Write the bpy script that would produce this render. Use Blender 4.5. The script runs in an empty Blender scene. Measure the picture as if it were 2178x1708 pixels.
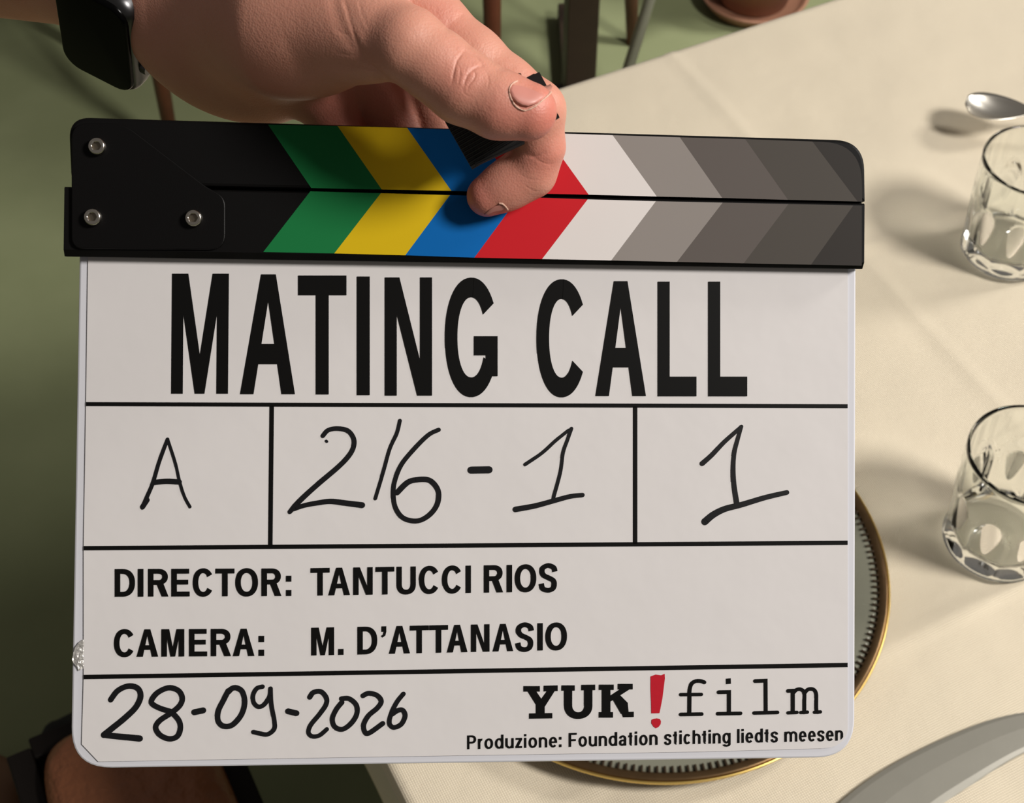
import bpy, bmesh, math, random
import numpy as np
from mathutils import Vector, Matrix
from mathutils.bvhtree import BVHTree
from mathutils import noise as mnoise

random.seed(4)
SC = bpy.context.scene
COL = SC.collection

# ------------------------------------------------------------------ camera
FPX = 3170.0; CX, CY = 1089.0, 854.0
PITCH = math.radians(50)
CAM = Vector((0, 0, 1.62))
RT = Vector((1, 0, 0))
FW = Vector((0, math.cos(PITCH), -math.sin(PITCH)))
DN = Vector((0, -math.sin(PITCH), -math.cos(PITCH)))
cd = bpy.data.cameras.new('camera'); cam = bpy.data.objects.new('camera', cd); COL.objects.link(cam)
cam.matrix_world = Matrix(((RT.x, -DN.x, -FW.x, CAM.x), (RT.y, -DN.y, -FW.y, CAM.y), (RT.z, -DN.z, -FW.z, CAM.z), (0, 0, 0, 1)))
cd.sensor_width = 36.0; cd.sensor_fit = 'HORIZONTAL'
cd.lens = FPX / 2178 * 36.0
cd.clip_start = 0.01
cd.dof.use_dof = True; cd.dof.focus_distance = 0.505; cd.dof.aperture_fstop = 33.0
SC.camera = cam

# ------------------------------------------------------------------ world and lights
SC.view_settings.view_transform = 'Standard'
SC.view_settings.look = 'None'
SC.view_settings.gamma = 1.0
SC.view_settings.use_curve_mapping = False
SC.view_settings.exposure = 0.33
w = bpy.data.worlds.new('room_ambient'); SC.world = w; w.use_nodes = True
bg = w.node_tree.nodes['Background']
bg.inputs[0].default_value = (1.0, 0.92, 0.84, 1); bg.inputs[1].default_value = 0.10

def area(name, loc, target, size, power, color):
    l = bpy.data.lights.new(name, 'AREA'); l.shape = 'DISK'; l.size = size; l.energy = power; l.color = color
    o = bpy.data.objects.new(name, l); COL.objects.link(o)
    o.location = loc
    o.rotation_euler = (Vector(target) - Vector(loc)).to_track_quat('-Z', 'Y').to_euler()
    return o
key = area('ceiling_lamp_light', (2.05, -0.18, 3.10), (0.2, 0.6, 0.9), 0.70, 80, (1.0, 0.955, 0.90))
fill = area('added_table_fill', (2.5, 1.45, 2.6), (0.4, 0.9, 0.6), 0.6, 30, (1.0, 0.96, 0.90))  # added fill that lifts the tablecloth, no such lamp in the room
side = area('added_floor_fill', (1.5, 1.9, 2.5), (0.32, 2.25, 0.0), 0.35, 3.2, (1.0, 0.96, 0.92))  # added narrow beam brightening the far floor, not an actual lamp
side.data.spread = math.radians(52)

# ------------------------------------------------------------------ helpers
def ray(px, py):
    return RT * ((px - CX) / FPX) + DN * ((py - CY) / FPX) + FW
def on_plane(px, py, z):
    d = ray(px, py); t = (z - CAM.z) / d.z
    return CAM + d * t
def cam_pt(px, py, depth):
    return CAM + ray(px, py) * depth

def tag(o, label=None, cat=None, group=None, kind=None):
    if label: o['label'] = label
    if cat: o['category'] = cat
    if group: o['group'] = group
    if kind: o['kind'] = kind
    return o
def empty(name, loc=(0, 0, 0), rz=0.0, label=None, cat=None, group=None):
    o = bpy.data.objects.new(name, None); COL.objects.link(o)
    o.empty_display_size = 0.02
    o.location = loc; o.rotation_euler = (0, 0, rz)
    return tag(o, label, cat, group)
def link(name, me, m=None, parent=None, smooth=False):
    if m is not None: me.materials.append(m)
    if smooth:
        for p in me.polygons: p.use_smooth = True
    o = bpy.data.objects.new(name, me); COL.objects.link(o)
    if parent is not None: o.parent = parent
    return o
def mesh(name, V, F, m=None, parent=None, smooth=False):
    me = bpy.data.meshes.new(name); me.from_pydata([tuple(v) for v in V], [], [tuple(f) for f in F]); me.update()
    return link(name, me, m, parent, smooth)
def from_bm(name, bm, m=None, parent=None, smooth=False, recalc=True):
    if recalc: bmesh.ops.recalc_face_normals(bm, faces=bm.faces[:])
    me = bpy.data.meshes.new(name); bm.to_mesh(me); bm.free()
    return link(name, me, m, parent, smooth)
def copy_tree(o, parent=None):
    c = o.copy(); COL.objects.link(c); c.parent = parent
    for ch in list(o.children): copy_tree(ch, c)
    return c
def bevel_mod(o, wdt, seg=2):
    b = o.modifiers.new('bevel', 'BEVEL'); b.width = wdt; b.segments = seg; b.limit_method = 'ANGLE'
    return o
def box(name, c, s, m, parent=None, rz=0.0, bev=0.002):
    bm = bmesh.new(); bmesh.ops.create_cube(bm, size=1.0)
    bmesh.ops.scale(bm, vec=s, verts=bm.verts)
    bmesh.ops.rotate(bm, cent=(0, 0, 0), matrix=Matrix.Rotation(rz, 3, 'Z'), verts=bm.verts)
    bmesh.ops.translate(bm, vec=c, verts=bm.verts)
    o = from_bm(name, bm, m, parent)
    if bev: bevel_mod(o, bev)
    return o
def frame_of(d):
    d = d.normalized(); a = Vector((0, 0, 1)) if abs(d.z) < 0.9 else Vector((1, 0, 0))
    u = d.cross(a).normalized(); v = d.cross(u).normalized()
    return u, v
def tube(name, pts, radii, m, parent=None, n=14):
    V, F = [], []
    pts = [Vector(p) for p in pts]
    for i, p in enumerate(pts):
        d = pts[min(i + 1, len(pts) - 1)] - pts[max(i - 1, 0)]
        u, v = frame_of(d)
        for k in range(n):
            a = 2 * math.pi * k / n
            V.append(p + u * (radii[i] * math.cos(a)) + v * (radii[i] * math.sin(a)))
    for i in range(len(pts) - 1):
        for k in range(n):
            F.append((i * n + k, i * n + (k + 1) % n, (i + 1) * n + (k + 1) % n, (i + 1) * n + k))
    F.append(tuple(range(n))[::-1]); F.append(tuple(range((len(pts) - 1) * n, len(pts) * n)))
    bm = bmesh.new()
    bv = [bm.verts.new(v) for v in V]
    for f in F: bm.faces.new([bv[i] for i in f])
    return from_bm(name, bm, m, parent, smooth=True)
def lathe(name, prof, m, parent=None, n=64, smooth=True, rmod=None, closed=False):
    V, F = [], []
    for (r, z) in prof:
        for k in range(n):
            a = 2 * math.pi * k / n
            rr = rmod(r, z, a) if rmod else r
            V.append((rr * math.cos(a), rr * math.sin(a), z))
    L = len(prof)
    for i in range(L - 1 if not closed else L):
        j = (i + 1) % L
        for k in range(n):
            F.append((i * n + k, i * n + (k + 1) % n, j * n + (k + 1) % n, j * n + k))
    bm = bmesh.new()
    bv = [bm.verts.new(v) for v in V]
    for f in F: bm.faces.new([bv[i] for i in f])
    if not closed:
        bm.faces.new(bv[:n][::-1]); bm.faces.new(bv[-n:])
    bmesh.ops.remove_doubles(bm, verts=bm.verts, dist=1e-6)
    return from_bm(name, bm, m, parent, smooth)

# ------------------------------------------------------------------ materials
def mat(name, color, rough=0.5, metal=0.0, spec=0.5, coat=0.0, var=0.0, var_scale=20.0, bump=0.0, bump_scale=200.0, bump_dist=0.001, col2=None):
    m = bpy.data.materials.new(name); m.use_nodes = True
    nt = m.node_tree; b = nt.nodes['Principled BSDF']
    b.inputs['Base Color'].default_value = (*color, 1)
    b.inputs['Roughness'].default_value = rough
    b.inputs['Metallic'].default_value = metal
    b.inputs['Specular IOR Level'].default_value = spec
    b.inputs['Coat Weight'].default_value = coat
    tc = nt.nodes.new('ShaderNodeTexCoord')
    if var > 0 or col2:
        n = nt.nodes.new('ShaderNodeTexNoise'); n.inputs['Scale'].default_value = var_scale; n.inputs['Detail'].default_value = 5
        nt.links.new(tc.outputs['Object'], n.inputs['Vector'])
        mx = nt.nodes.new('ShaderNodeMix'); mx.data_type = 'RGBA'
        c2 = col2 if col2 else tuple(c * (1 - var) for c in color)
        mx.inputs[6].default_value = (*color, 1); mx.inputs[7].default_value = (*c2, 1)
        nt.links.new(n.outputs['Fac'], mx.inputs[0]); nt.links.new(mx.outputs[2], b.inputs['Base Color'])
    if bump > 0:
        n2 = nt.nodes.new('ShaderNodeTexNoise'); n2.inputs['Scale'].default_value = bump_scale; n2.inputs['Detail'].default_value = 4
        nt.links.new(tc.outputs['Object'], n2.inputs['Vector'])
        bp = nt.nodes.new('ShaderNodeBump'); bp.inputs['Strength'].default_value = bump; bp.inputs['Distance'].default_value = bump_dist
        nt.links.new(n2.outputs['Fac'], bp.inputs['Height']); nt.links.new(bp.outputs['Normal'], b.inputs['Normal'])
    return m
def srgb(r, g, b):
    f = lambda c: (c / 255 / 12.92) if c <= 10.3 else ((c / 255 + 0.055) / 1.055) ** 2.4
    return (f(r), f(g), f(b))

M = {}
M['floor'] = mat('green_lino', srgb(140, 146, 110), 0.75, spec=0.2, var_scale=9, col2=srgb(126, 133, 97), bump=0.3, bump_scale=700, bump_dist=0.0006)
M['stick'] = mat('black_stick', srgb(12, 11, 11), 0.45, spec=0.1, bump=0.15, bump_scale=2500, bump_dist=0.0001)
M['plate_black'] = mat('black_hinge_metal', srgb(10, 9, 9), 0.42, spec=0.12, bump=0.2, bump_scale=3000, bump_dist=0.0001)
M['board'] = mat('white_acrylic', (0.58, 0.58, 0.62), 0.25, spec=0.5)
M['paper'] = mat('laminated_paper', (0.615, 0.59, 0.585), 0.33, spec=0.35, coat=0.12, var=0.03, var_scale=35, bump=0.25, bump_scale=22, bump_dist=0.002)
M['ink'] = mat('black_print', (0.003, 0.0028, 0.0026), 0.4, spec=0.15)
M['marker'] = mat('black_marker', (0.004, 0.004, 0.005), 0.35, spec=0.4)
M['redink'] = mat('red_marker', srgb(178, 20, 38), 0.4, spec=0.3, var=0.15, var_scale=600)
M['steel'] = mat('polished_steel', (0.62, 0.58, 0.52), 0.16, 1.0)
M['socket'] = mat('socket_steel', (0.20, 0.17, 0.13), 0.35, 1.0)
M['foil'] = mat('silver_tape', (0.62, 0.60, 0.57), 0.35, 0.6, bump=0.8, bump_scale=500, bump_dist=0.001)
M['strap'] = mat('black_rubber', srgb(30, 30, 31), 0.55, spec=0.35)
M['wood_dark'] = mat('dark_wood', srgb(58, 44, 33), 0.5, var_scale=30, col2=srgb(46, 34, 25))
M['wood_black'] = mat('black_wood', srgb(22, 17, 14), 0.6, spec=0.2)
M['wood_red'] = mat('red_brown_wood', srgb(106, 58, 38), 0.4, var_scale=40, col2=srgb(84, 44, 28))
M['terracotta'] = mat('terracotta', srgb(158, 118, 92), 0.6, var_scale=60, col2=srgb(146, 100, 80))
M['soil'] = mat('soil', srgb(50, 36, 24), 0.95, bump=1.0, bump_scale=150, bump_dist=0.01)
M['leaf'] = mat('leaf_green', srgb(60, 92, 44), 0.5, var=0.3, var_scale=30)
M['grey_metal'] = mat('grey_metal', srgb(176, 174, 160), 0.4, 0.2)
M['black_plastic'] = mat('black_plastic', srgb(24, 24, 24), 0.5)
M['leather'] = mat('brown_leather', srgb(172, 110, 76), 0.42, spec=0.4, var_scale=18, col2=srgb(128, 78, 50), bump=0.9, bump_scale=60, bump_dist=0.006)
M['shoe'] = mat('dark_brown_leather', srgb(120, 84, 56), 0.6, var=0.2, var_scale=25)
M['black_fabric'] = mat('black_fabric', srgb(14, 14, 15), 0.9, bump=0.5, bump_scale=900, bump_dist=0.0005)
M['porcelain'] = mat('grey_porcelain', srgb(120, 120, 106), 0.22, spec=0.5)
M['bronze'] = mat('bronze_rim', (0.32, 0.20, 0.10), 0.28, 1.0, var=0.4, var_scale=120)
M['gold'] = mat('gold_glare', (0.95, 0.68, 0.22), 0.3, 1.0)  # bright gold colour stands in for glare reflected on the plate rim
M['bead'] = mat('dark_bronze', (0.10, 0.07, 0.045), 0.35, 0.8)
M['silver'] = mat('silver_spoon', (0.86, 0.82, 0.74), 0.27, 1.0)
M['blade'] = mat('brushed_blade', (0.235, 0.225, 0.19), 0.5, 0.25, var=0.1, var_scale=60, bump=0.1, bump_scale=400, bump_dist=0.0003)
M['white_dish'] = mat('white_dish', (0.72, 0.70, 0.65), 0.2)

def glass_mat():
    m = bpy.data.materials.new('clear_glass'); m.use_nodes = True
    b = m.node_tree.nodes['Principled BSDF']
    b.inputs['Base Color'].default_value = (0.965, 0.985, 0.965, 1)
    b.inputs['Transmission Weight'].default_value = 1.0
    b.inputs['Roughness'].default_value = 0.0
    b.inputs['IOR'].default_value = 1.36
    return m
M['glass'] = glass_mat()

def cloth_mat():
    m = bpy.data.materials.new('cream_linen'); m.use_nodes = True
    nt = m.node_tree; b = nt.nodes['Principled BSDF']
    b.inputs['Roughness'].default_value = 0.75; b.inputs['Specular IOR Level'].default_value = 0.25
    b.inputs['Sheen Weight'].default_value = 0.15
    tc = nt.nodes.new('ShaderNodeTexCoord')
    hs = []
    for rot in (0.0, math.pi / 2):
        mp = nt.nodes.new('ShaderNodeMapping'); mp.inputs['Rotation'].default_value = (0, 0, rot)
        nt.links.new(tc.outputs['Object'], mp.inputs['Vector'])
        wv = nt.nodes.new('ShaderNodeTexWave'); wv.inputs['Scale'].default_value = 210; wv.inputs['Distortion'].default_value = 0.5
        wv.inputs['Detail'].default_value = 1; wv.inputs['Detail Scale'].default_value = 2
        nt.links.new(mp.outputs[0], wv.inputs['Vector']); hs.append(wv)
    mu = nt.nodes.new('ShaderNodeMath'); mu.operation = 'MULTIPLY'
    nt.links.new(hs[0].outputs['Fac'], mu.inputs[0]); nt.links.new(hs[1].outputs['Fac'], mu.inputs[1])
    n = nt.nodes.new('ShaderNodeTexNoise'); n.inputs['Scale'].default_value = 14; n.inputs['Detail'].default_value = 4
    nt.links.new(tc.outputs['Object'], n.inputs['Vector'])
    mx = nt.nodes.new('ShaderNodeMix'); mx.data_type = 'RGBA'
    mx.inputs[6].default_value = (*srgb(222, 208, 182), 1); mx.inputs[7].default_value = (*srgb(250, 241, 222), 1)
    nt.links.new(mu.outputs[0], mx.inputs[0]); nt.links.new(mx.outputs[2], b.inputs['Base Color'])
    b1 = nt.nodes.new('ShaderNodeBump'); b1.inputs['Strength'].default_value = 0.6; b1.inputs['Distance'].default_value = 0.004
    nt.links.new(n.outputs['Fac'], b1.inputs['Height'])
    b2 = nt.nodes.new('ShaderNodeBump'); b2.inputs['Strength'].default_value = 0.8; b2.inputs['Distance'].default_value = 0.0008
    nt.links.new(mu.outputs[0], b2.inputs['Height']); nt.links.new(b1.outputs[0], b2.inputs['Normal'])
    nt.links.new(b2.outputs[0], b.inputs['Normal'])
    return m
M['cloth'] = cloth_mat()

def skin_mat():
    m = bpy.data.materials.new('skin'); m.use_nodes = True
    nt = m.node_tree; b = nt.nodes['Principled BSDF']
    b.inputs['Roughness'].default_value = 0.48; b.inputs['Specular IOR Level'].default_value = 0.4
    b.inputs['Subsurface Weight'].default_value = 0.25
    b.inputs['Subsurface Radius'].default_value = (1.0, 0.35, 0.2); b.inputs['Subsurface Scale'].default_value = 0.003
    tc = nt.nodes.new('ShaderNodeTexCoord')
    at = nt.nodes.new('ShaderNodeAttribute'); at.attribute_name = 'redness'
    n = nt.nodes.new('ShaderNodeTexNoise'); n.inputs['Scale'].default_value = 55; n.inputs['Detail'].default_value = 5
    nt.links.new(tc.outputs['Object'], n.inputs['Vector'])
    m1 = nt.nodes.new('ShaderNodeMix'); m1.data_type = 'RGBA'
    m1.inputs[6].default_value = (*srgb(203, 148, 127), 1); m1.inputs[7].default_value = (*srgb(190, 131, 112), 1)
    nt.links.new(n.outputs['Fac'], m1.inputs[0])
    m2 = nt.nodes.new('ShaderNodeMix'); m2.data_type = 'RGBA'
    m2.inputs[7].default_value = (*srgb(194, 110, 97), 1)
    nt.links.new(m1.outputs[2], m2.inputs[6]); nt.links.new(at.outputs['Fac'], m2.inputs[0])
    nt.links.new(m2.outputs[2], b.inputs['Base Color'])
    vo = nt.nodes.new('ShaderNodeTexVoronoi'); vo.inputs['Scale'].default_value = 1500
    nt.links.new(tc.outputs['Object'], vo.inputs['Vector'])
    n2 = nt.nodes.new('ShaderNodeTexNoise'); n2.inputs['Scale'].default_value = 620; n2.inputs['Detail'].default_value = 4
    nt.links.new(tc.outputs['Object'], n2.inputs['Vector'])
    b1 = nt.nodes.new('ShaderNodeBump'); b1.inputs['Strength'].default_value = 0.09; b1.inputs['Distance'].default_value = 0.001
    nt.links.new(n2.outputs['Fac'], b1.inputs['Height'])
    b2 = nt.nodes.new('ShaderNodeBump'); b2.inputs['Strength'].default_value = 0.18; b2.inputs['Distance'].default_value = 0.0004
    nt.links.new(vo.outputs['Distance'], b2.inputs['Height']); nt.links.new(b1.outputs[0], b2.inputs['Normal'])
    nt.links.new(b2.outputs[0], b.inputs['Normal'])
    return m
M['skin'] = skin_mat()
M['nail'] = mat('fingernail', srgb(192, 128, 116), 0.38, spec=0.35, var=0.06, var_scale=300)
M['cuticle'] = mat('dry_cuticle', srgb(206, 164, 144), 0.6)

# ------------------------------------------------------------------ floor
fl = mesh('floor', [(-6, -5, 0), (6, -5, 0), (6, 8, 0), (-6, 8, 0)], [(0, 1, 2, 3)], M['floor'])
fl['kind'] = 'structure'

# ------------------------------------------------------------------ dining table and cloth
TZ = 0.75
TROT = math.radians(26.9)
TD = Vector((math.cos(TROT), math.sin(TROT), 0)); TN = Vector((math.sin(TROT), -math.cos(TROT), 0))   # along far edge, towards viewer
KC = Vector((-0.325, 0.917, 0))          # far left corner of the table
TL, TWD = 1.7, 0.92
tab = empty('dining_table', KC, TROT, 'cream-clothed dining table whose wooden frame is hidden under the linen', 'table')
box('table_top', (TL / 2, -TWD / 2, TZ - 0.020), (TL - 0.012, TWD - 0.012, 0.032), M['wood_dark'], tab)
for lx in (0.09, TL - 0.09):
    for ly in (-0.09, -TWD + 0.09):
        box('leg', (lx, ly, (TZ - 0.036) / 2), (0.06, 0.06, TZ - 0.036), M['wood_dark'], tab)

def make_cloth():
    nx, ny = 300, 180
    drop = 0.075
    # parameter runs over the edge and down on every side
    def prof(s, L):     # s in metres along unfolded strip, returns (pos, down)
        r = 0.006
        if s < 0: return (0.0 - min(r, -s) * 0.6, -s)
        if s > L: return (L + min(r, s - L) * 0.6, s - L)
        return (s, 0.0)
    xs = np.concatenate([np.linspace(-drop, -0.002, 14), np.linspace(0.0, TL, nx), np.linspace(TL + 0.002, TL + drop, 14)])
    ys = np.concatenate([np.linspace(-drop, -0.002, 14), np.linspace(0.0, TWD, ny), np.linspace(TWD + 0.002, TWD + drop, 14)])
    folds_x = [0.532, 1.06]       # pressed creases, along the width
    folds_y = [0.30, 0.62]
    V = []
    for y in ys:
        for x in xs:
            px, dx = prof(x, TL); py, dy = prof(y, TWD)
            dwn = max(dx, dy)
            ox = oy = 0.0
            if dx > 0 and dx >= dy:
                sgn = -1 if x < 0 else 1
                ox = sgn * (0.003 * min(1, dx / 0.08) * (1 + 0.8 * math.sin(y * 21)))
            if dy > 0 and dy >= dx:
                sgn = -1 if y < 0 else 1
                oy = sgn * (0.003 * min(1, dy / 0.08) * (1 + 0.8 * math.sin(x * 19)))
            z = TZ - dwn
            if dwn == 0:
                for f in folds_x: z += 0.0017 * math.exp(-((x - f) / 0.0045) ** 2)
                for f in folds_y: z += 0.0017 * math.exp(-((y - f) / 0.0045) ** 2)
                nn = mnoise.noise(Vector((x * 9, y * 14, 1.3))) + 0.5 * mnoise.noise(Vector((x * 26, y * 17, 4.1)))
                e = min(x, TL - x, y, TWD - y)
                z += 0.0019 * nn * min(1, e / 0.05)
            V.append((px + ox, -(py + oy), z + 0.0025))
    W = len(xs); F = []
    for j in range(len(ys) - 1):
        for i in range(W - 1):
            a = j * W + i
            F.append((a, a + W, a + W + 1, a + 1))
    V = [(v[0] + KC.x * 0, v[1], v[2]) for v in V]
    o = mesh('tablecloth', V, F, M['cloth'], None, True)
    o.location = KC; o.rotation_euler = (0, 0, TROT)
    sol = o.modifiers.new('thick', 'SOLIDIFY'); sol.thickness = 0.0012; sol.offset = -1
    tag(o, 'cream woven linen tablecloth with pressed crease lines, spread over the table', 'tablecloth')
make_cloth()
CZ = TZ + 0.0035      # top of the cloth

# ------------------------------------------------------------------ clapperboard
SZ0 = 0.4755
H3 = np.array((0.9950, 0.0097, 0.0992)); H3 = H3 / np.linalg.norm(H3)
V3 = np.array((-0.0097, 1.0, 0.0)); V3 = V3 - H3 * (V3 @ H3); V3 = V3 / np.linalg.norm(V3)
N3 = np.cross(V3, H3)                    # camera-space vector towards the viewer
if N3[2] > 0: N3 = -N3
P0 = np.array((0, 0, SZ0))
def c2w(v): return RT * float(v[0]) + DN * float(v[1]) + FW * float(v[2])
def S(px, py, z=0.0):
    """photo point -> slate-plane coordinates (x right, y up, z towards the viewer)"""
    d = np.array(((px - CX) / FPX, (py - CY) / FPX, 1.0))
    q = P0 + N3 * z
    t = (N3 @ q) / (N3 @ d)
    r = d * t - q
    return (float(r @ H3), float(-(r @ V3)))
hx, vy, nz = c2w(H3), -c2w(V3), c2w(N3)
org = CAM + c2w(P0)
slate = empty('clapperboard', label='film clapperboard with colour-striped sticks and printed white slate sheet, held up by the hand', cat='clapperboard')
slate.matrix_world = Matrix(((hx.x, vy.x, nz.x, org.x), (hx.y, vy.y, nz.y, org.y), (hx.z, vy.z, nz.z, org.z), (0, 0, 0, 1)))
ZF = 0.0052            # front face of the sticks above the sheet

def rounded(pts, radii, seg=8):
    """round the corners of a polygon (px space)"""
    out = []; n = len(pts)
    for i in range(n):
        p = np.array(pts[i], float); a = np.array(pts[i - 1], float); b = np.array(pts[(i + 1) % n], float); r = radii[i]
        if r <= 0: out.append(tuple(p)); continue
        da = (a - p) / np.linalg.norm(a - p); db = (b - p) / np.linalg.norm(b - p)
        s = p + da * r; e = p + db * r
        for k in range(seg + 1):
            t = k / seg
            out.append(tuple((1 - t) ** 2 * s + 2 * t * (1 - t) * p + t * t * e))
    return out
def prism(name, outline, z0, z1, m, parent, bev=0.0, zmeas=None, smooth=False):
    P = [S(x, y, z1 if zmeas is None else zmeas) for x, y in outline]
    ar = sum(P[i - 1][0] * P[i][1] - P[i][0] * P[i - 1][1] for i in range(len(P)))
    if ar < 0: P = P[::-1]
    n = len(P)
    def inset(b):
        out = []
        for i in range(n):
            p = np.array(P[i]); a = np.array(P[i - 1]); c = np.array(P[(i + 1) % n])
            e1 = (p - a) / (np.linalg.norm(p - a) + 1e-9); e2 = (c - p) / (np.linalg.norm(c - p) + 1e-9)
            n1 = np.array((-e1[1], e1[0])); n2 = np.array((-e2[1], e2[0]))
            nn = n1 + n2; nn = nn / (np.linalg.norm(nn) + 1e-9)
            k = b / max(0.5, nn @ n1)
            out.append(tuple(p + nn * k))
        return out
    rings = [(P, z0)]
    if bev > 0:
        rings.append((P, z1 - bev))
        rings.append((inset(bev * 0.3), z1 - bev * 0.3))
        rings.append((inset(bev), z1))
    else: rings.append((P, z1))
    V = [(x, y, z) for R_, z in rings for x, y in R_]
    F = [tuple(range(n))[::-1]]
    for j in range(len(rings) - 1):
        for i in range(n):
            F.append((j * n + i, j * n + (i + 1) % n, (j + 1) * n + (i + 1) % n, (j + 1) * n + i))
    F.append(tuple(range((len(rings) - 1) * n, len(rings) * n)))
    return mesh(name, V, F, m, parent, smooth)

# white board and printed sheet
prism('backing_board', rounded([(170, 480), (1821, 500), (1818, 1611), (150, 1635)], [0, 0, 82, 88], 10), -0.0042, -0.0004, M['board'], slate, 0.0006, zmeas=-0.0004)
sheet_out = [(188, 500), (1803, 500), (1803, 1550)] + [(1803 - 48 * (1 - math.cos(t)), 1550 + 41 * math.sin(t)) for t in np.linspace(0.15, 1.5, 8)] + [(1748, 1592), (1489, 1599), (821, 1609.5), (209, 1620), (174, 1583), (178, 1440), (178, 1165), (183, 858)]
sheet = prism('printed_sheet', sheet_out, -0.0003, 0.0, M['paper'], slate, zmeas=0.0)
ZI = 0.00012
def printed(name, polys, m, label=None, z=ZI, parent=None):
    V, F = [], []
    for pi_, poly in enumerate(polys):
        pp = []
        for q in poly:
            if not pp or (abs(q[0] - pp[-1][0]) + abs(q[1] - pp[-1][1])) > 1e-4: pp.append(q)
        if len(pp) > 2 and abs(pp[0][0] - pp[-1][0]) + abs(pp[0][1] - pp[-1][1]) < 1e-4: pp.pop()
        if len(pp) < 3: continue
        ar = sum(pp[i - 1][0] * pp[i][1] - pp[i][0] * pp[i - 1][1] for i in range(len(pp)))
        if ar > 0: pp = pp[::-1]          # px y is down
        b = len(V)
        zz = z + (pi_ % 16) * 6e-6
        V += [(*S(x, y, zz), zz) for x, y in pp]
        F.append(tuple(range(b, b + len(pp))))
    o = mesh(name, V, F, m, parent if parent else sheet)
    if label: o['label'] = label
    return o

def quadline(x0, y0, x1, y1, w_):
    d = np.array((x1 - x0, y1 - y0), float); d /= np.linalg.norm(d); nn = np.array((-d[1], d[0])) * w_ / 2
    return [(x0 + nn[0], y0 + nn[1]), (x1 + nn[0], y1 + nn[1]), (x1 - nn[0], y1 - nn[1]), (x0 - nn[0], y0 - nn[1])]
for (a, b_, c, d_, wd) in [(183, 859.5, 1803, 864, 8.6), (178, 1166, 1803, 1154.5, 9.2), (178, 1440, 1803, 1414.5, 9.4), (578, 863, 575, 1163, 9.6), (1351, 864, 1351, 1157, 9.4)]:
    printed('ruled_line', [quadline(a, b_, c, d_, wd)], M['ink'], z=0.00009)

# ---- stroke engine (px space)
def smooth_path(pts, n=10):
    P = [np.array(p, float) for p in pts]
    if len(P) < 3: return P
    out = []
    for i in range(len(P) - 1):
        p0 = P[max(i - 1, 0)]; p1 = P[i]; p2 = P[i + 1]; p3 = P[min(i + 2, len(P) - 1)]
        for k in range(n):
            t = k / n
            out.append(0.5 * ((2 * p1) + (-p0 + p2) * t + (2 * p0 - 5 * p1 + 4 * p2 - p3) * t * t + (-p0 + 3 * p1 - 3 * p2 + p3) * t ** 3))
    out.append(P[-1]); return out
def stroke(pts, w0, w1=None, ax=1.0, ay=1.0, caps=True, smooth=True):
    """ribbon polygons of a pen stroke; ax, ay stretch the pen"""
    w1 = w0 if w1 is None else w1
    P = smooth_path([(x / ax, y / ay) for x, y in pts]) if smooth else [np.array((x / ax, y / ay), float) for x, y in pts]
    n = len(P); L, R_ = [], []; polys = []
    for i, p in enumerate(P):
        d = P[min(i + 1, n - 1)] - P[max(i - 1, 0)]; d = d / (np.linalg.norm(d) + 1e-9)
        nn = np.array((-d[1], d[0])); ww = (w0 + (w1 - w0) * i / max(1, n - 1)) / 2
        if not smooth and 0 < i < n - 1:
            e = P[i] - P[i - 1]; e = e / np.linalg.norm(e); e2 = P[i + 1] - P[i]; e2 = e2 / np.linalg.norm(e2)
            d = (e + e2) / np.linalg.norm(e + e2); nn = np.array((-d[1], d[0])); ww = ww / max(0.5, abs(e @ d))
        L.append(p + nn * ww); R_.append(p - nn * ww)
    sc = lambda q: (q[0] * ax, q[1] * ay)
    for i in range(n - 1):
        polys.append([sc(L[i]), sc(L[i + 1]), sc(R_[i + 1]), sc(R_[i])])
    if caps:
        for p, ww in ((P[0], w0 / 2), (P[-1], w1 / 2)):
            polys.append([sc(p + ww * np.array((math.cos(t), math.sin(t)))) for t in np.linspace(0, 2 * math.pi, 15)[:-1]])
    return polys

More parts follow.
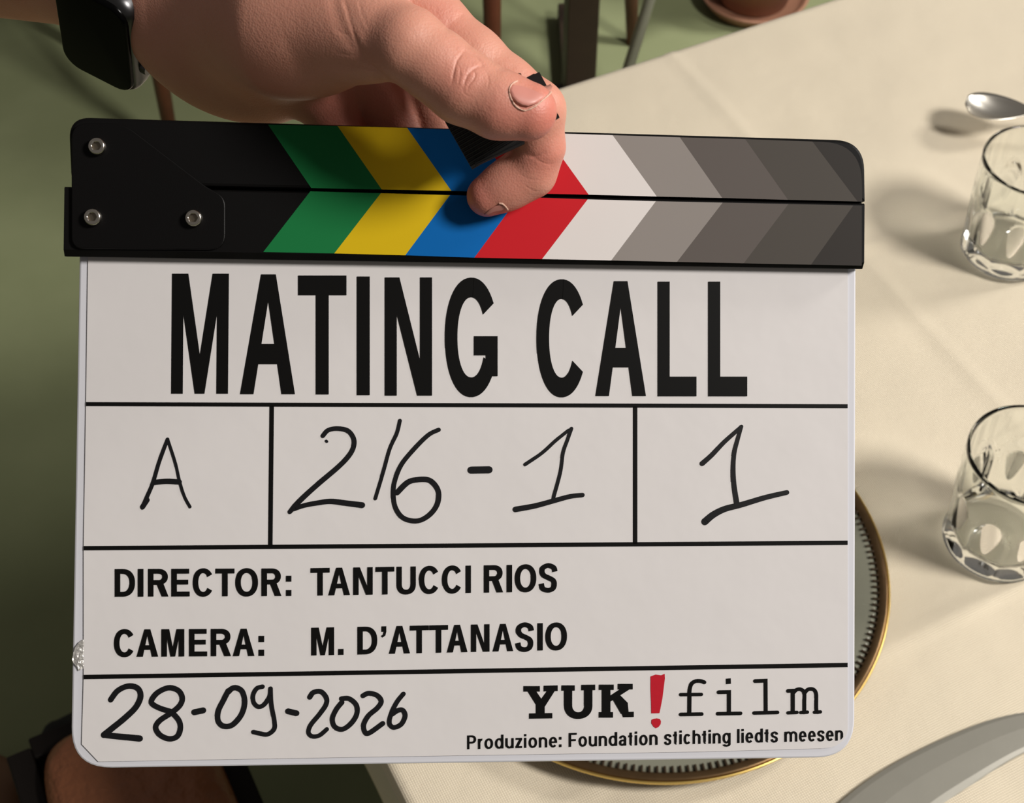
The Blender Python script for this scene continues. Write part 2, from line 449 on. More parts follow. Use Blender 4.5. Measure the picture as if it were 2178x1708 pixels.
# ---- bold grotesque capitals, built in a w x h box, y up
def ring(cx, cy, rx, ry, sx, sy, a0, a1, n=28, p=2.15):
    def pt(rx_, ry_, a):
        c, s = math.cos(a), math.sin(a)
        return (cx + rx_ * math.copysign(abs(c) ** (2 / p), c), cy + ry_ * math.copysign(abs(s) ** (2 / p), s))
    out = []
    A = [math.radians(a0 + (a1 - a0) * i / n) for i in range(n + 1)]
    for i in range(n):
        out.append([pt(rx, ry, A[i]), pt(rx, ry, A[i + 1]), pt(rx - sx, ry - sy, A[i + 1]), pt(rx - sx, ry - sy, A[i])])
    return out
def rc(x0, y0, x1, y1): return [(x0, y0), (x1, y0), (x1, y1), (x0, y1)]
def glyph(ch, w, h, sx, sy, xh=None):
    xh = xh or h * 0.735
    o = 0.015 * h
    if ch == 'I' or ch == 'l': return [rc(0, 0, sx, h)]
    if ch == 'i': return [rc(0, 0, sx, xh), rc(0, h - sy * 1.15, sx, h)]
    if ch == 'T': return [rc(0, h - sy, w, h), rc(w / 2 - sx / 2, 0, w / 2 + sx / 2, h)]
    if ch == 'L': return [rc(0, 0, sx, h), rc(0, 0, w, sy)]
    if ch == 'E': return [rc(0, 0, sx, h), rc(0, 0, w, sy), rc(0, h - sy, w * 0.97, h), rc(0, h * .43, w * 0.92, h * .43 + sy)]
    if ch == 'F': return [rc(0, 0, sx, h), rc(0, h - sy, w, h), rc(0, h * .41, w * 0.88, h * .41 + sy)]
    if ch == 'M': return [[(0, 0), (sx, 0), (sx, .66 * h), (w / 2 - .42 * sx, 0), (w / 2 + .42 * sx, 0), (w - sx, .66 * h), (w - sx, 0), (w, 0), (w, h), (w - 1.4 * sx, h), (w / 2, .325 * h), (1.4 * sx, h), (0, h)]]
    if ch == 'N': return [[(0, 0), (sx, 0), (sx, .685 * h), (w - 1.24 * sx, 0), (w, 0), (w, h), (w - sx, h), (w - sx, .30 * h), (1.22 * sx, h), (0, h)]]
    if ch == 'A':
        a = 1.13 * sx; ap = .775 * h
        ix = lambda y: a + (w / 2 - a) * y / ap
        return [[(0, 0), (a, 0), (w / 2, ap), (w / 2, h), (.365 * w, h)], [(w, 0), (.635 * w, h), (w / 2, h), (w / 2, ap), (w - a, 0)],
                [(ix(.25 * h) - 1, .25 * h), (w - ix(.25 * h) + 1, .25 * h), (w - ix(.42 * h) + 1, .42 * h), (ix(.42 * h) - 1, .42 * h)]]
    if ch == 'O': return ring(w / 2, h / 2, w / 2, h / 2 + o, sx, sy, 0, 360, 48)
    if ch == 'C': return ring(w / 2, h / 2, w / 2, h / 2 + o, sx, sy, 33, 327, 44)
    if ch == 'G':
        return ring(w / 2, h / 2, w / 2, h / 2 + o, sx, sy, 33, 332, 46) + [rc(w * .55, h * .345, w - sx * .9, h * .51), rc(w - sx * .95, h * .165, w, h * .51)]
    if ch == 'D':
        rx = w * .62
        return [rc(0, 0, sx, h), rc(0, 0, w - rx + 1, sy), rc(0, h - sy, w - rx + 1, h)] + ring(w - rx, h / 2, rx, h / 2, sx, sy, -90, 90, 28, 2.3)
    if ch in 'RP':
        ry = .29 * h if ch == 'R' else .3 * h; rx = w * .46 if ch == 'R' else w * .5
        ww = w * .97 if ch == 'R' else w
        g = [rc(0, 0, sx, h), rc(0, h - sy, ww - rx + 1, h), rc(0, h - 2 * ry, ww - rx + 1, h - 2 * ry + sy)] + ring(ww - rx, h - ry, rx, ry, sx, sy, -90, 90, 22, 2.2)
        if ch == 'R': g.append([(w * .40, h - 2 * ry + sy * .4), (w * .74, h - 2 * ry + sy * .4), (w, 0), (w - sx * 1.2, 0)])
        return g
    if ch == 'U':
        return [rc(0, h * .36, sx, h), rc(w - sx, h * .36, w, h)] + ring(w / 2, h * .36, w / 2, h * .36 + o, sx, sy, 180, 360, 24, 2.3)
    if ch == 'S' or ch == 's':
        hh = h if ch == 'S' else xh
        q = [(.95, .72), (.86, .87), (.5, .945), (.16, .86), (.10, .71), (.25, .58), (.55, .50), (.84, .40), (.90, .25), (.80, .11), (.5, .055), (.15, .12), (.05, .30)]
        k = 0.5
        pts = [(sx * k * .6 + (w - 2 * sx * k * .6) * a, -o + sy * k * .7 + (hh + 2 * o - 2 * sy * k * .7) * ((b - .055) / .89)) for a, b in q]
        return stroke(pts, 1.0, ax=sx, ay=sy, caps=False)
    if ch == ':': return [rc(0, 0, w, w * 1.1), rc(0, xh - w * 1.1, w, xh)]
    if ch == '.': return [rc(0, 0, w, w * 1.1)]
    if ch == "'": return [rc(w * .1, h * .80, w, h), [(w, h * .80), (w * .82, h * .66), (w * .3, h * .59), (0, h * .65), (w * .38, h * .70), (w * .5, h * .80)]]
    # lower case
    if ch == 'o': return ring(w / 2, xh / 2, w / 2, xh / 2 + o, sx, sy, 0, 360, 32)
    if ch == 'c': return ring(w / 2, xh / 2, w / 2, xh / 2 + o, sx, sy, 38, 322, 30)
    if ch == 'e': return ring(w / 2, xh / 2, w / 2, xh / 2 + o, sx, sy, 0, 318, 32) + [rc(sx * .6, xh * .42, w, xh * .42 + sy * .85)]
    if ch in 'nhr':
        top = h if ch == 'h' else xh
        if ch == 'r': return [rc(0, 0, sx, xh)] + ring(w * .95, xh * .52, w * .95, xh * .48 + o, sx, sy, 92, 175, 14)
        return [rc(0, 0, sx, top), rc(w - sx, 0, w, xh * .62)] + ring(w / 2, xh * .62, w / 2, xh * .38 + o, sx, sy, 0, 180, 20)
    if ch == 'u': return [rc(0, xh * .38, sx, xh), rc(w - sx, 0, w, xh)] + ring(w / 2, xh * .38, w / 2, xh * .38 + o, sx, sy, 180, 360, 20)
    if ch == 'm':
        hw = (w + sx) / 2
        return [rc(0, 0, sx, xh), rc(hw - sx, 0, hw, xh * .62), rc(w - sx, 0, w, xh * .62)] + ring(hw / 2, xh * .62, hw / 2, xh * .38 + o, sx, sy, 0, 180, 16) + ring(w - hw / 2, xh * .62, hw / 2, xh * .38 + o, sx, sy, 0, 180, 16)
    if ch == 'd': return [rc(w - sx, 0, w, h)] + ring(w * .5, xh / 2, w * .5, xh / 2 + o, sx, sy, 0, 360, 32)
    if ch == 'z': return [rc(0, 0, w, sy), rc(0, xh - sy, w, xh), [(0, sy * .9), (sx * 1.3, sy * .9), (w, xh - sy * .9), (w - sx * 1.3, xh - sy * .9)]]
    if ch == 't': return [rc(w * .25, xh * .22, w * .25 + sx, h * .93), rc(0, xh - sy, w * .86, xh)] + ring(w * .25 + w * .42, xh * .24, w * .42, xh * .24 + o, sx, sy, 180, 285, 12)
    if ch == 'a':
        return [rc(w - sx * 1.1, 0, w - sx * .1, xh * .66)] + ring(w * .49, xh * .62, w * .49, xh * .38 + o, sx, sy, 0, 165, 18) + ring(w * .42, xh * .29, w * .42, xh * .29 + o, sx, sy * .9, 60, 340, 24) + [rc(w * .42, xh * .42, w - sx * .5, xh * .42 + sy * .85)]
    if ch == 'g':
        return [rc(w - sx, -xh * .12, w, xh)] + ring(w * .5, xh / 2, w * .5, xh / 2 + o, sx, sy, 0, 360, 32) + ring(w * .5, -xh * .08, w * .5, xh * .26, sx, sy, 190, 360, 18)
    return []
def place(polys, x, base, xs=1.0, shear=0.0):
    """glyph units -> px; base = function of px x giving the baseline y"""
    return [[(x + gx, base(x + gx) - gy) for gx, gy in poly] for poly in polys]

# title, letter by letter: (char, x0, x1, top, bottom)
title = [('M', 366, 487, 582, 837.5), ('A', 512.5, 629.5, 583.5, 838.5), ('T', 634, 737, 586, 839), ('I', 759, 786.5, 588, 840.5), ('N', 818.5, 919, 590, 841.5),
         ('G', 946.5, 1058.5, 590, 845), ('C', 1141.5, 1248, 593.5, 845.5), ('A', 1266.5, 1374, 598, 842.5), ('L', 1399, 1481.5, 599, 843), ('L', 1506.5, 1589.5, 599, 843)]
TP = []
for ch, x0, x1, t_, b_ in title:
    sx = 25.5; sy = 42
    if ch in 'TI': sx = 27.5
    if ch == 'M': sx = 24.8
    if ch in 'GC': sx = 26.5
    h_ = b_ - t_; bb = b_
    if ch in 'GC': h_ -= 8; bb -= 4
    for pl in glyph(ch, x1 - x0, h_, sx, sy):
        lean = -4.0 if ch in 'MA' and x0 < 600 else 0.0
        TP.append([(x0 + gx + lean * (1 - gy / h_) * 0.5, bb - gy) for gx, gy in pl])
printed('title_lettering', TP, M['ink'], 'large bold black words MATING CALL')

def line(letters, ox, sc, top0, top1, bot0, bot1, xa, xb, sx, sy):
    out = []
    base = lambda x: bot0 + (bot1 - bot0) * (x - xa) / (xb - xa)
    topf = lambda x: top0 + (top1 - top0) * (x - xa) / (xb - xa)
    for ch, a, b_ in letters:
        x0 = ox + a / sc; x1 = ox + b_ / sc
        h_ = base(x0) - topf(x0)
        out += place(glyph(ch, x1 - x0, h_, sx, sy), x0, base)
    return out
def ys(y, oy, sc): return oy + y / sc
q = 4.356
printed('director_lettering', line([('D', 105, 293), ('I', 320, 368), ('R', 413, 603), ('E', 630, 800), ('C', 828, 1022), ('T', 1038, 1215), ('O', 1222, 1433), ('R', 1465, 1650), (':', 1692, 1742)], 220, q,
        ys(132, 1180, q), ys(126, 1180, q), ys(389, 1180, q), ys(382, 1180, q), 244, 599, 11.8, 10.4)
        + line([('T', 75, 223), ('A', 212, 380), ('N', 405, 555), ('T', 577, 722), ('U', 738, 888), ('C', 912, 1072), ('C', 1090, 1248), ('I', 1272, 1310), ('R', 1413, 1562), ('I', 1590, 1626), ('O', 1652, 1818), ('S', 1838, 1980)], 640, 3.63,
        ys(103, 1180, 3.63), ys(78, 1180, 3.63), ys(316, 1180, 3.63), ys(289, 1180, 3.63), 660, 1085, 11.4, 10.2), M['ink'], 'bold line DIRECTOR: TANTUCCI RIOS')
printed('camera_lettering', line([('C', 98, 293), ('A', 308, 508), ('M', 538, 750), ('E', 793, 962), ('R', 995, 1183), ('A', 1200, 1400), (':', 1437, 1490)], 220, q,
        ys(692, 1180, q), ys(684, 1180, q), ys(946, 1180, q), ys(938, 1180, q), 244, 540, 11.8, 10.4)
        + line([('M', 80, 257), ('.', 288, 330), ('D', 437, 590), ("'", 618, 660), ('A', 680, 843), ('T', 842, 987), ('T', 991, 1137), ('A', 1128, 1287), ('N', 1313, 1457), ('A', 1480, 1640), ('S', 1657, 1798), ('I', 1827, 1865), ('O', 1888, 2055)], 640, 3.63,
        ys(563, 1180, 3.63), ys(528, 1180, 3.63), ys(778, 1180, 3.63), ys(739, 1180, 3.63), 662, 1148, 11.4, 10.2), M['ink'], "bold line CAMERA: M. D'ATTANASIO")

# production line at the foot
ADV = dict(P=.60, r=.36, o=.57, d=.57, u=.56, z=.46, i=.25, n=.56, e=.54, F=.55, a=.52, t=.36, s=.52, c=.52, h=.56, g=.57, l=.25, m=.86)
ADV[':'] = .30
def word(txt, xa, xb, base, h, sx, sy):
    tot = sum(ADV[c] for c in txt) - 0.10
    k = (xb - xa) / tot; x = xa; out = []
    for c in txt:
        wd = max(sx, ADV[c] * k - 0.105 * k) if c not in 'il' else sx
        if c == ':': wd = sx * 1.05
        out += place(glyph(c, wd, h, sx, sy), x, base)
        x += ADV[c] * k
    return out
def clip(poly, p, nrm):
    out = []
    for i in range(len(poly)):
        a, b_ = poly[i - 1], poly[i]
        da = (a[0] - p[0]) * nrm[0] + (a[1] - p[1]) * nrm[1]; db = (b_[0] - p[0]) * nrm[0] + (b_[1] - p[1]) * nrm[1]
        if (da <= 0) != (db <= 0):
            t = da / (da - db); out.append((a[0] + (b_[0] - a[0]) * t, a[1] + (b_[1] - a[1]) * t))
        if db <= 0: out.append(b_)
    return out
q = 2.5326
base8 = lambda x: 1400 + (490.5 + (444 - 490.5) * ((x - 970) * q - 60) / 2000) / q
PL = []
for t_, a, b_ in (('Produzione:', 60, 575), ('Foundation', 608, 1087), ('stichting', 1122, 1480), ('liedts', 1515, 1735), ('meesen', 1770, 2086)):
    PL += word(t_, 970 + a / q, 970 + b_ / q, base8, 29.5, 5.0, 4.2)
PL = [c for c in (clip(p, (1790, 1572), (0.75, 0.66)) for p in PL) if len(c) > 2]
printed('production_lettering', PL, M['ink'], 'small line Produzione: Foundation stichting liedts meesen')

# YUK!film logo
def cv(pts, q=2.5326, ox=970, oy=1400): return [(ox + x / q, oy + y / q) for x, y in pts]
LG = [cv(p) for p in [
    [(363, 150), (452, 150), (452, 180), (363, 180)], [(472, 148), (548, 146), (548, 177), (472, 179)],
    [(385, 178), (432, 178), (478, 246), (478, 300), (430, 300), (430, 250)], [(478, 246), (488, 178), (532, 177), (478, 262)], [(455, 225), (490, 177), (530, 177), (478, 256)],
    [(394, 297), (519, 295), (519, 324), (394, 326)],
    [(568, 146), (640, 146), (640, 175), (568, 175)], [(675, 143), (750, 142), (750, 172), (675, 173)],
    [(582, 174), (626, 174), (626, 255), (582, 255)], [(690, 172), (735, 172), (735, 255), (690, 255)],
    [(770, 142), (850, 142), (850, 171), (770, 171)], [(872, 138), (952, 138), (952, 168), (872, 168)],
    [(786, 170), (832, 170), (832, 292), (786, 292)], [(770, 290), (846, 290), (846, 320), (770, 320)],
    [(826, 238), (826, 205), (885, 166), (938, 166)], [(845, 222), (880, 195), (925, 240), (930, 292), (890, 300)], [(888, 290), (958, 288), (958, 317), (900, 318)]]]
ur = ring(658.5, -255, 76.5, 72, 44, 36, 180, 360, 24)
LG += [cv([(x, -y) for x, y in p]) for p in ur]
printed('logo_black_lettering', LG, M['ink'], 'slab serif letters YUK')
LF = []
def lf(pts, wd, smooth=True):
    LF.extend(stroke(cv(pts), wd * 1.1 / 2.5326, smooth=smooth))
lf([(1338, 130), (1318, 123), (1290, 124), (1268, 140), (1259, 170), (1258, 200)], 19); lf([(1258, 195), (1257, 298)], 20, False); lf([(1211, 196), (1322, 195)], 17, False); lf([(1211, 303), (1324, 301)], 18, False)
lf([(1416, 183), (1471, 182), (1471, 298)], 19, False); lf([(1410, 299), (1533, 297)], 18, False); LF.append(cv([(1454, 110), (1480, 108), (1481, 138), (1455, 140)]))
lf([(1612, 123), (1668, 121), (1669, 292)], 19, False); lf([(1607, 295), (1732, 292)], 18, False)
lf([(1790, 176), (1815, 175), (1815, 292)], 19, False); lf([(1815, 190), (1835, 170), (1858, 168), (1876, 185), (1877, 230)], 18); lf([(1877, 225), (1877, 292)], 18, False)
lf([(1877, 190), (1897, 168), (1925, 168), (1940, 190), (1941, 235)], 18); lf([(1941, 230), (1942, 280), (1950, 291)], 18)
for a, b_ in ((1790, 1837), (1858, 1893), (1932, 1963)): lf([(a, 294 - (a - 1790) * .02), (b_, 292 - (a - 1790) * .02)], 17, False)
printed('logo_film_lettering', LF, M['ink'], 'typewriter letters film')
ex = [cv([(1048, 98), (1075, 88), (1105, 92), (1124, 84), (1125, 110), (1119, 160), (1112, 215), (1103, 262), (1096, 296), (1052, 297), (1051, 240), (1048, 170)])]
ex.append(cv([(1053, 332), (1065, 326), (1082, 324), (1098, 327), (1104, 340), (1102, 356), (1090, 372), (1076, 377), (1063, 368), (1052, 350)]))
printed('exclamation_mark', ex, M['redink'], 'hand-drawn red exclamation mark of the logo')

# handwriting
HW = []
def hw(pts, wd, w1=None, ox=170, oy=850, q=3.351, smooth=True):
    HW.extend(stroke([(ox + x / q, oy + y / q) for x, y in pts], wd * 1.07 / q, None if w1 is None else w1 * 1.07 / q, smooth=smooth))
def flush(name, label):
    global HW
    printed(name, HW, M['marker'], label); HW = []
hw([(625, 283), (592, 370), (560, 460), (522, 590), (480, 690), (446, 770)], 25, 28); hw([(628, 290), (680, 450), (710, 580), (745, 690), (785, 764)], 21)
hw([(530, 590), (620, 582), (708, 587)], 36); hw([(447, 765), (480, 715)], 34, smooth=False)
flush('handwritten_letter', 'handwritten marker letter A')
hw([(1732, 258), (1770, 218), (1835, 206), (1910, 222), (1952, 280), (1948, 345), (1908, 412), (1830, 490), (1700, 600), (1600, 690), (1535, 755)], 30, 36); hw([(1535, 755), (1497, 800)], 36, 30, smooth=False)
hw([(1525, 780), (1600, 754), (1700, 735), (1790, 725), (1900, 738), (2012, 752)], 30, 40); hw([(1756, 294), (1761, 299)], 18, smooth=False)
a4 = dict(ox=780)
hw([(237, 150), (215, 240), (165, 350), (120, 510), (62, 705)], 26, 24, **a4)
hw([(513, 215), (440, 252), (340, 350), (250, 460), (203, 570), (190, 660), (202, 760), (250, 835), (320, 863), (390, 857), (460, 810), (505, 740), (512, 660), (480, 600), (430, 570), (350, 572), (290, 592), (218, 662)], 29, 38, **a4)
hw([(745, 502), (872, 500)], 48, smooth=False, **a4)
hw([(1130, 462), (1250, 380), (1350, 290), (1440, 218)], 24, 22, **a4); hw([(1460, 206), (1430, 290), (1400, 380), (1380, 520), (1330, 705)], 24, **a4); hw([(1062, 782), (1200, 757), (1330, 722), (1450, 690), (1538, 680)], 38, 30, **a4)
flush('handwritten_scene', 'handwritten marker number 216-1')
a5 = dict(ox=1300, q=3.96)
hw([(768, 538), (850, 465), (950, 360), (1060, 262), (1098, 226)], 40, 28, **a5); hw([(1096, 228), (1067, 330), (1037, 450), (1028, 580), (1035, 720), (1060, 880)], 30, 42, **a5); hw([(790, 1028), (860, 970), (960, 920), (1100, 884), (1300, 824), (1480, 782)], 56, 38, **a5)
flush('handwritten_take', 'handwritten marker take number 1')
a6 = dict(ox=0, oy=1250, q=3.1114)
hw([(733, 742), (780, 682), (850, 651), (912, 666), (931, 720), (900, 790), (830, 860), (750, 925), (688, 975)], 34, 38, **a6); hw([(690, 975), (780, 984), (925, 998)], 36, 40, **a6)
hw([(1140, 822), (1060, 798), (1008, 768), (1008, 736), (1050, 690), (1120, 662), (1182, 682), (1207, 730), (1190, 780), (1135, 828), (1060, 878), (1031, 925), (1060, 975), (1120, 1000), (1172, 985), (1194, 935), (1185, 880), (1140, 826)], 34, **a6)
hw([(1287, 824), (1345, 812)], 38, smooth=False, **a6)
hw([(1512, 682), (1482, 740), (1446, 815), (1444, 880), (1480, 916), (1540, 907), (1598, 840), (1620, 760), (1605, 690), (1570, 664), (1538, 666), (1512, 690)], 34, **a6)
hw([(1738, 655), (1700, 667), (1676, 710), (1680, 760), (1712, 788), (1750, 772), (1784, 720), (1791, 670)], 28, **a6); hw([(1791, 668), (1796, 770), (1816, 880), (1815, 935), (1772, 970), (1722, 965), (1678, 955)], 28, **a6)
a7 = dict(ox=500, oy=1400, q=3.1114)
hw([(352, 351), (407, 364)], 36, smooth=False, **a7)
hw([(495, 258), (520, 226), (570, 222), (606, 265), (600, 312), (560, 370), (503, 440), (486, 490), (512, 517), (560, 510), (608, 470)], 32, 26, **a7)
hw([(705, 268), (755, 268), (803, 310), (806, 370), (770, 430), (712, 470), (660, 453), (645, 400), (670, 340), (708, 292)], 31, **a7)
hw([(848, 248), (885, 232), (940, 246), (968, 285), (942, 330), (884, 380), (852, 440), (860, 488), (890, 494), (978, 432)], 31, **a7)
hw([(1115, 236), (1072, 290), (1033, 370), (1022, 430), (1050, 458), (1100, 437), (1126, 382), (1110, 345), (1077, 346), (1040, 370)], 28, 32, **a7)
flush('handwritten_date', 'handwritten marker date 28-09-2026')

# sticks
ustick = prism('upper_stick', rounded([(146, 249), (1838, 299), (1840, 428), (440, 397), (152, 392)], [46, 62, 0, 0, 26], 10), 0.0004, ZF, M['stick'], slate, 0.0010, zmeas=ZF - 0.0006)
lo = [S(137, 397, ZF), S(1839, 432.5, ZF), S(1838, 571, ZF), S(135, 544, ZF)]
def lower_stick():
    ch = 0.0019
    V = []
    for (t, b_) in ((lo[0], lo[3]), (lo[1], lo[2])):
        V += [(t[0], t[1], 0.0004), (t[0], t[1], ZF - .0005), (t[0], t[1] - .0005, ZF), (b_[0], b_[1] + ch, ZF), (b_[0], b_[1], ZF - 0.0018), (b_[0], b_[1] + .0002, 0.0004)]
    n = 6
    F = [tuple(range(n)), tuple(range(n, 2 * n))[::-1]]
    for i in range(n): F.append((i, i + n, (i + 1) % n + n, (i + 1) % n))
    bm = bmesh.new(); bv = [bm.verts.new(v) for v in V]
    for f in F: bm.faces.new([bv[i] for i in f])
    return from_bm('lower_stick', bm, M['stick'], slate)
lstick = lower_stick()
CS = [('green', srgb(24, 116, 62)), ('yellow', srgb(214, 180, 20)), ('blue', srgb(0, 100, 176)), ('red', srgb(196, 28, 38)), ('white', srgb(222, 216, 213)), ('light grey', srgb(142, 135, 130)), ('mid grey', srgb(94, 87, 83)), ('dark grey', srgb(76, 71, 66)), ('charcoal', srgb(50, 46, 43))]
SM = {n: mat('stripe_' + n.replace(' ', '_'), tuple(0.86 * q_ for q_ in c), 0.5, spec=0.12, var=0.04, var_scale=60) for n, c in CS}
upper = [(570, 265, 662, 400), (718, 268, 812, 403), (866, 272, 960, 406), (1012, 278, 1106, 411), (1158, 283, 1252, 414), (1303, 287.5, 1397, 418), (1446, 292, 1536, 421), (1585, 296, 1676, 425), (1728, 301, 1824, 428.5)]
lower = [(660, 407, 560, 536), (810, 411, 711, 539), (957, 415, 862, 543), (1104, 419, 1009, 548), (1250, 424, 1153, 551), (1395, 428, 1300, 554), (1537, 431, 1440, 557), (1677, 434, 1582, 560), (1815, 437, 1725, 563)]
for i, (n, c) in enumerate(CS):
    a = upper[i]
    if i < 8:
        b_ = upper[i + 1]; P = [(a[0], a[1]), (b_[0], b_[1]), (b_[2], b_[3]), (a[2], a[3])]
    else: P = rounded([(a[0], a[1]), (1832, 304), (1834, 428.7), (a[2], a[3])], [0, 84, 0, 0], 10)
    printed('color_stripe', [P], SM[n], n + ' stripe of the upper stick', z=ZF + 0.00012, parent=ustick)
    a = lower[i]
    if i < 8:
        b_ = lower[i + 1]; P = [(a[0], a[1]), (b_[0], b_[1]), (b_[2], b_[3]), (a[2], a[3])]
    else: P = [(a[0], a[1]), (1833, 437.5), (1833, 565), (a[2], a[3])]
    printed('color_stripe', [P], SM[n], n + ' stripe of the lower stick', z=ZF + 0.00012, parent=lstick)
prism('stick_backing', [(160, 330), (1832, 360), (1832, 500), (160, 480)], -0.0042, 0.0003, M['stick'], slate, zmeas=0.0)
# hinge plate and bolts
ZP = ZF + 0.0012
prism('hinge_plate', rounded([(152, 262), (262, 262), (437, 396), (479, 420), (479, 531), (152, 529)], [34, 30, 8, 20, 34, 26], 7), ZF + 0.0001, ZP, M['plate_black'], slate, 0.0003, zmeas=ZP)
def bolt(px, py):
    R0 = 0.00272; n = 24; hh = 0.0024
    cxy = S(px, py, ZP + hh)
    hexr = lambda a: 0.00125 / math.cos((a % (math.pi / 3)) - math.pi / 6)
    prof = [(R0, 0, 0), (R0, hh * .55, 0), (R0 * .93, hh * .85, 0), (R0 * .78, hh, 0), (0, hh, 1), (0, hh - .0011, 1)]
    V, F = [], []
    for r, z, hx_ in prof:
        for k in range(n):
            a = 2 * math.pi * k / n
            rr = hexr(a) if hx_ else r
            V.append((cxy[0] + rr * math.cos(a), cxy[1] + rr * math.sin(a), ZP + z))
    for j in range(len(prof) - 1):
        for k in range(n): F.append((j * n + k, j * n + (k + 1) % n, (j + 1) * n + (k + 1) % n, (j + 1) * n + k))
    b = mesh('hinge_bolt', V, F, M['steel'], slate, True)
    b['label'] = 'shiny steel hex socket bolt'
    s = mesh('hex_socket', [(cxy[0] + hexr(2 * math.pi * k / n) * math.cos(2 * math.pi * k / n), cxy[1] + hexr(2 * math.pi * k / n) * math.sin(2 * math.pi * k / n), ZP + hh - .00105) for k in range(n)], [tuple(range(n))], M['socket'], b)
for p in ((205, 310), (196, 461), (411, 463)): bolt(*p)
# crinkled tape at the left edge
def tape():
    out = [(178, 1359), (168, 1366), (160, 1377), (156, 1390), (153.5, 1402), (157, 1411), (163, 1417), (168, 1427), (172, 1424), (178, 1421)]
    V, F = [], []
    c = (172, 1392)
    rings = 5
    for j in range(rings + 1):
        for x, y in out:
            t = j / rings
            q_ = S(c[0] + (x - c[0]) * t, c[1] + (y - c[1]) * t)
            V.append((q_[0], q_[1], 0.00010 + 0.0003 * random.random()))
    n = len(out)
    for j in range(rings):
        for k in range(n): F.append((j * n + k, j * n + (k + 1) % n, (j + 1) * n + (k + 1) % n, (j + 1) * n + k))
    o = mesh('tape_scrap', V, F, M['foil'], slate)
    o['label'] = 'crinkled scrap of clear shiny tape'
tape()

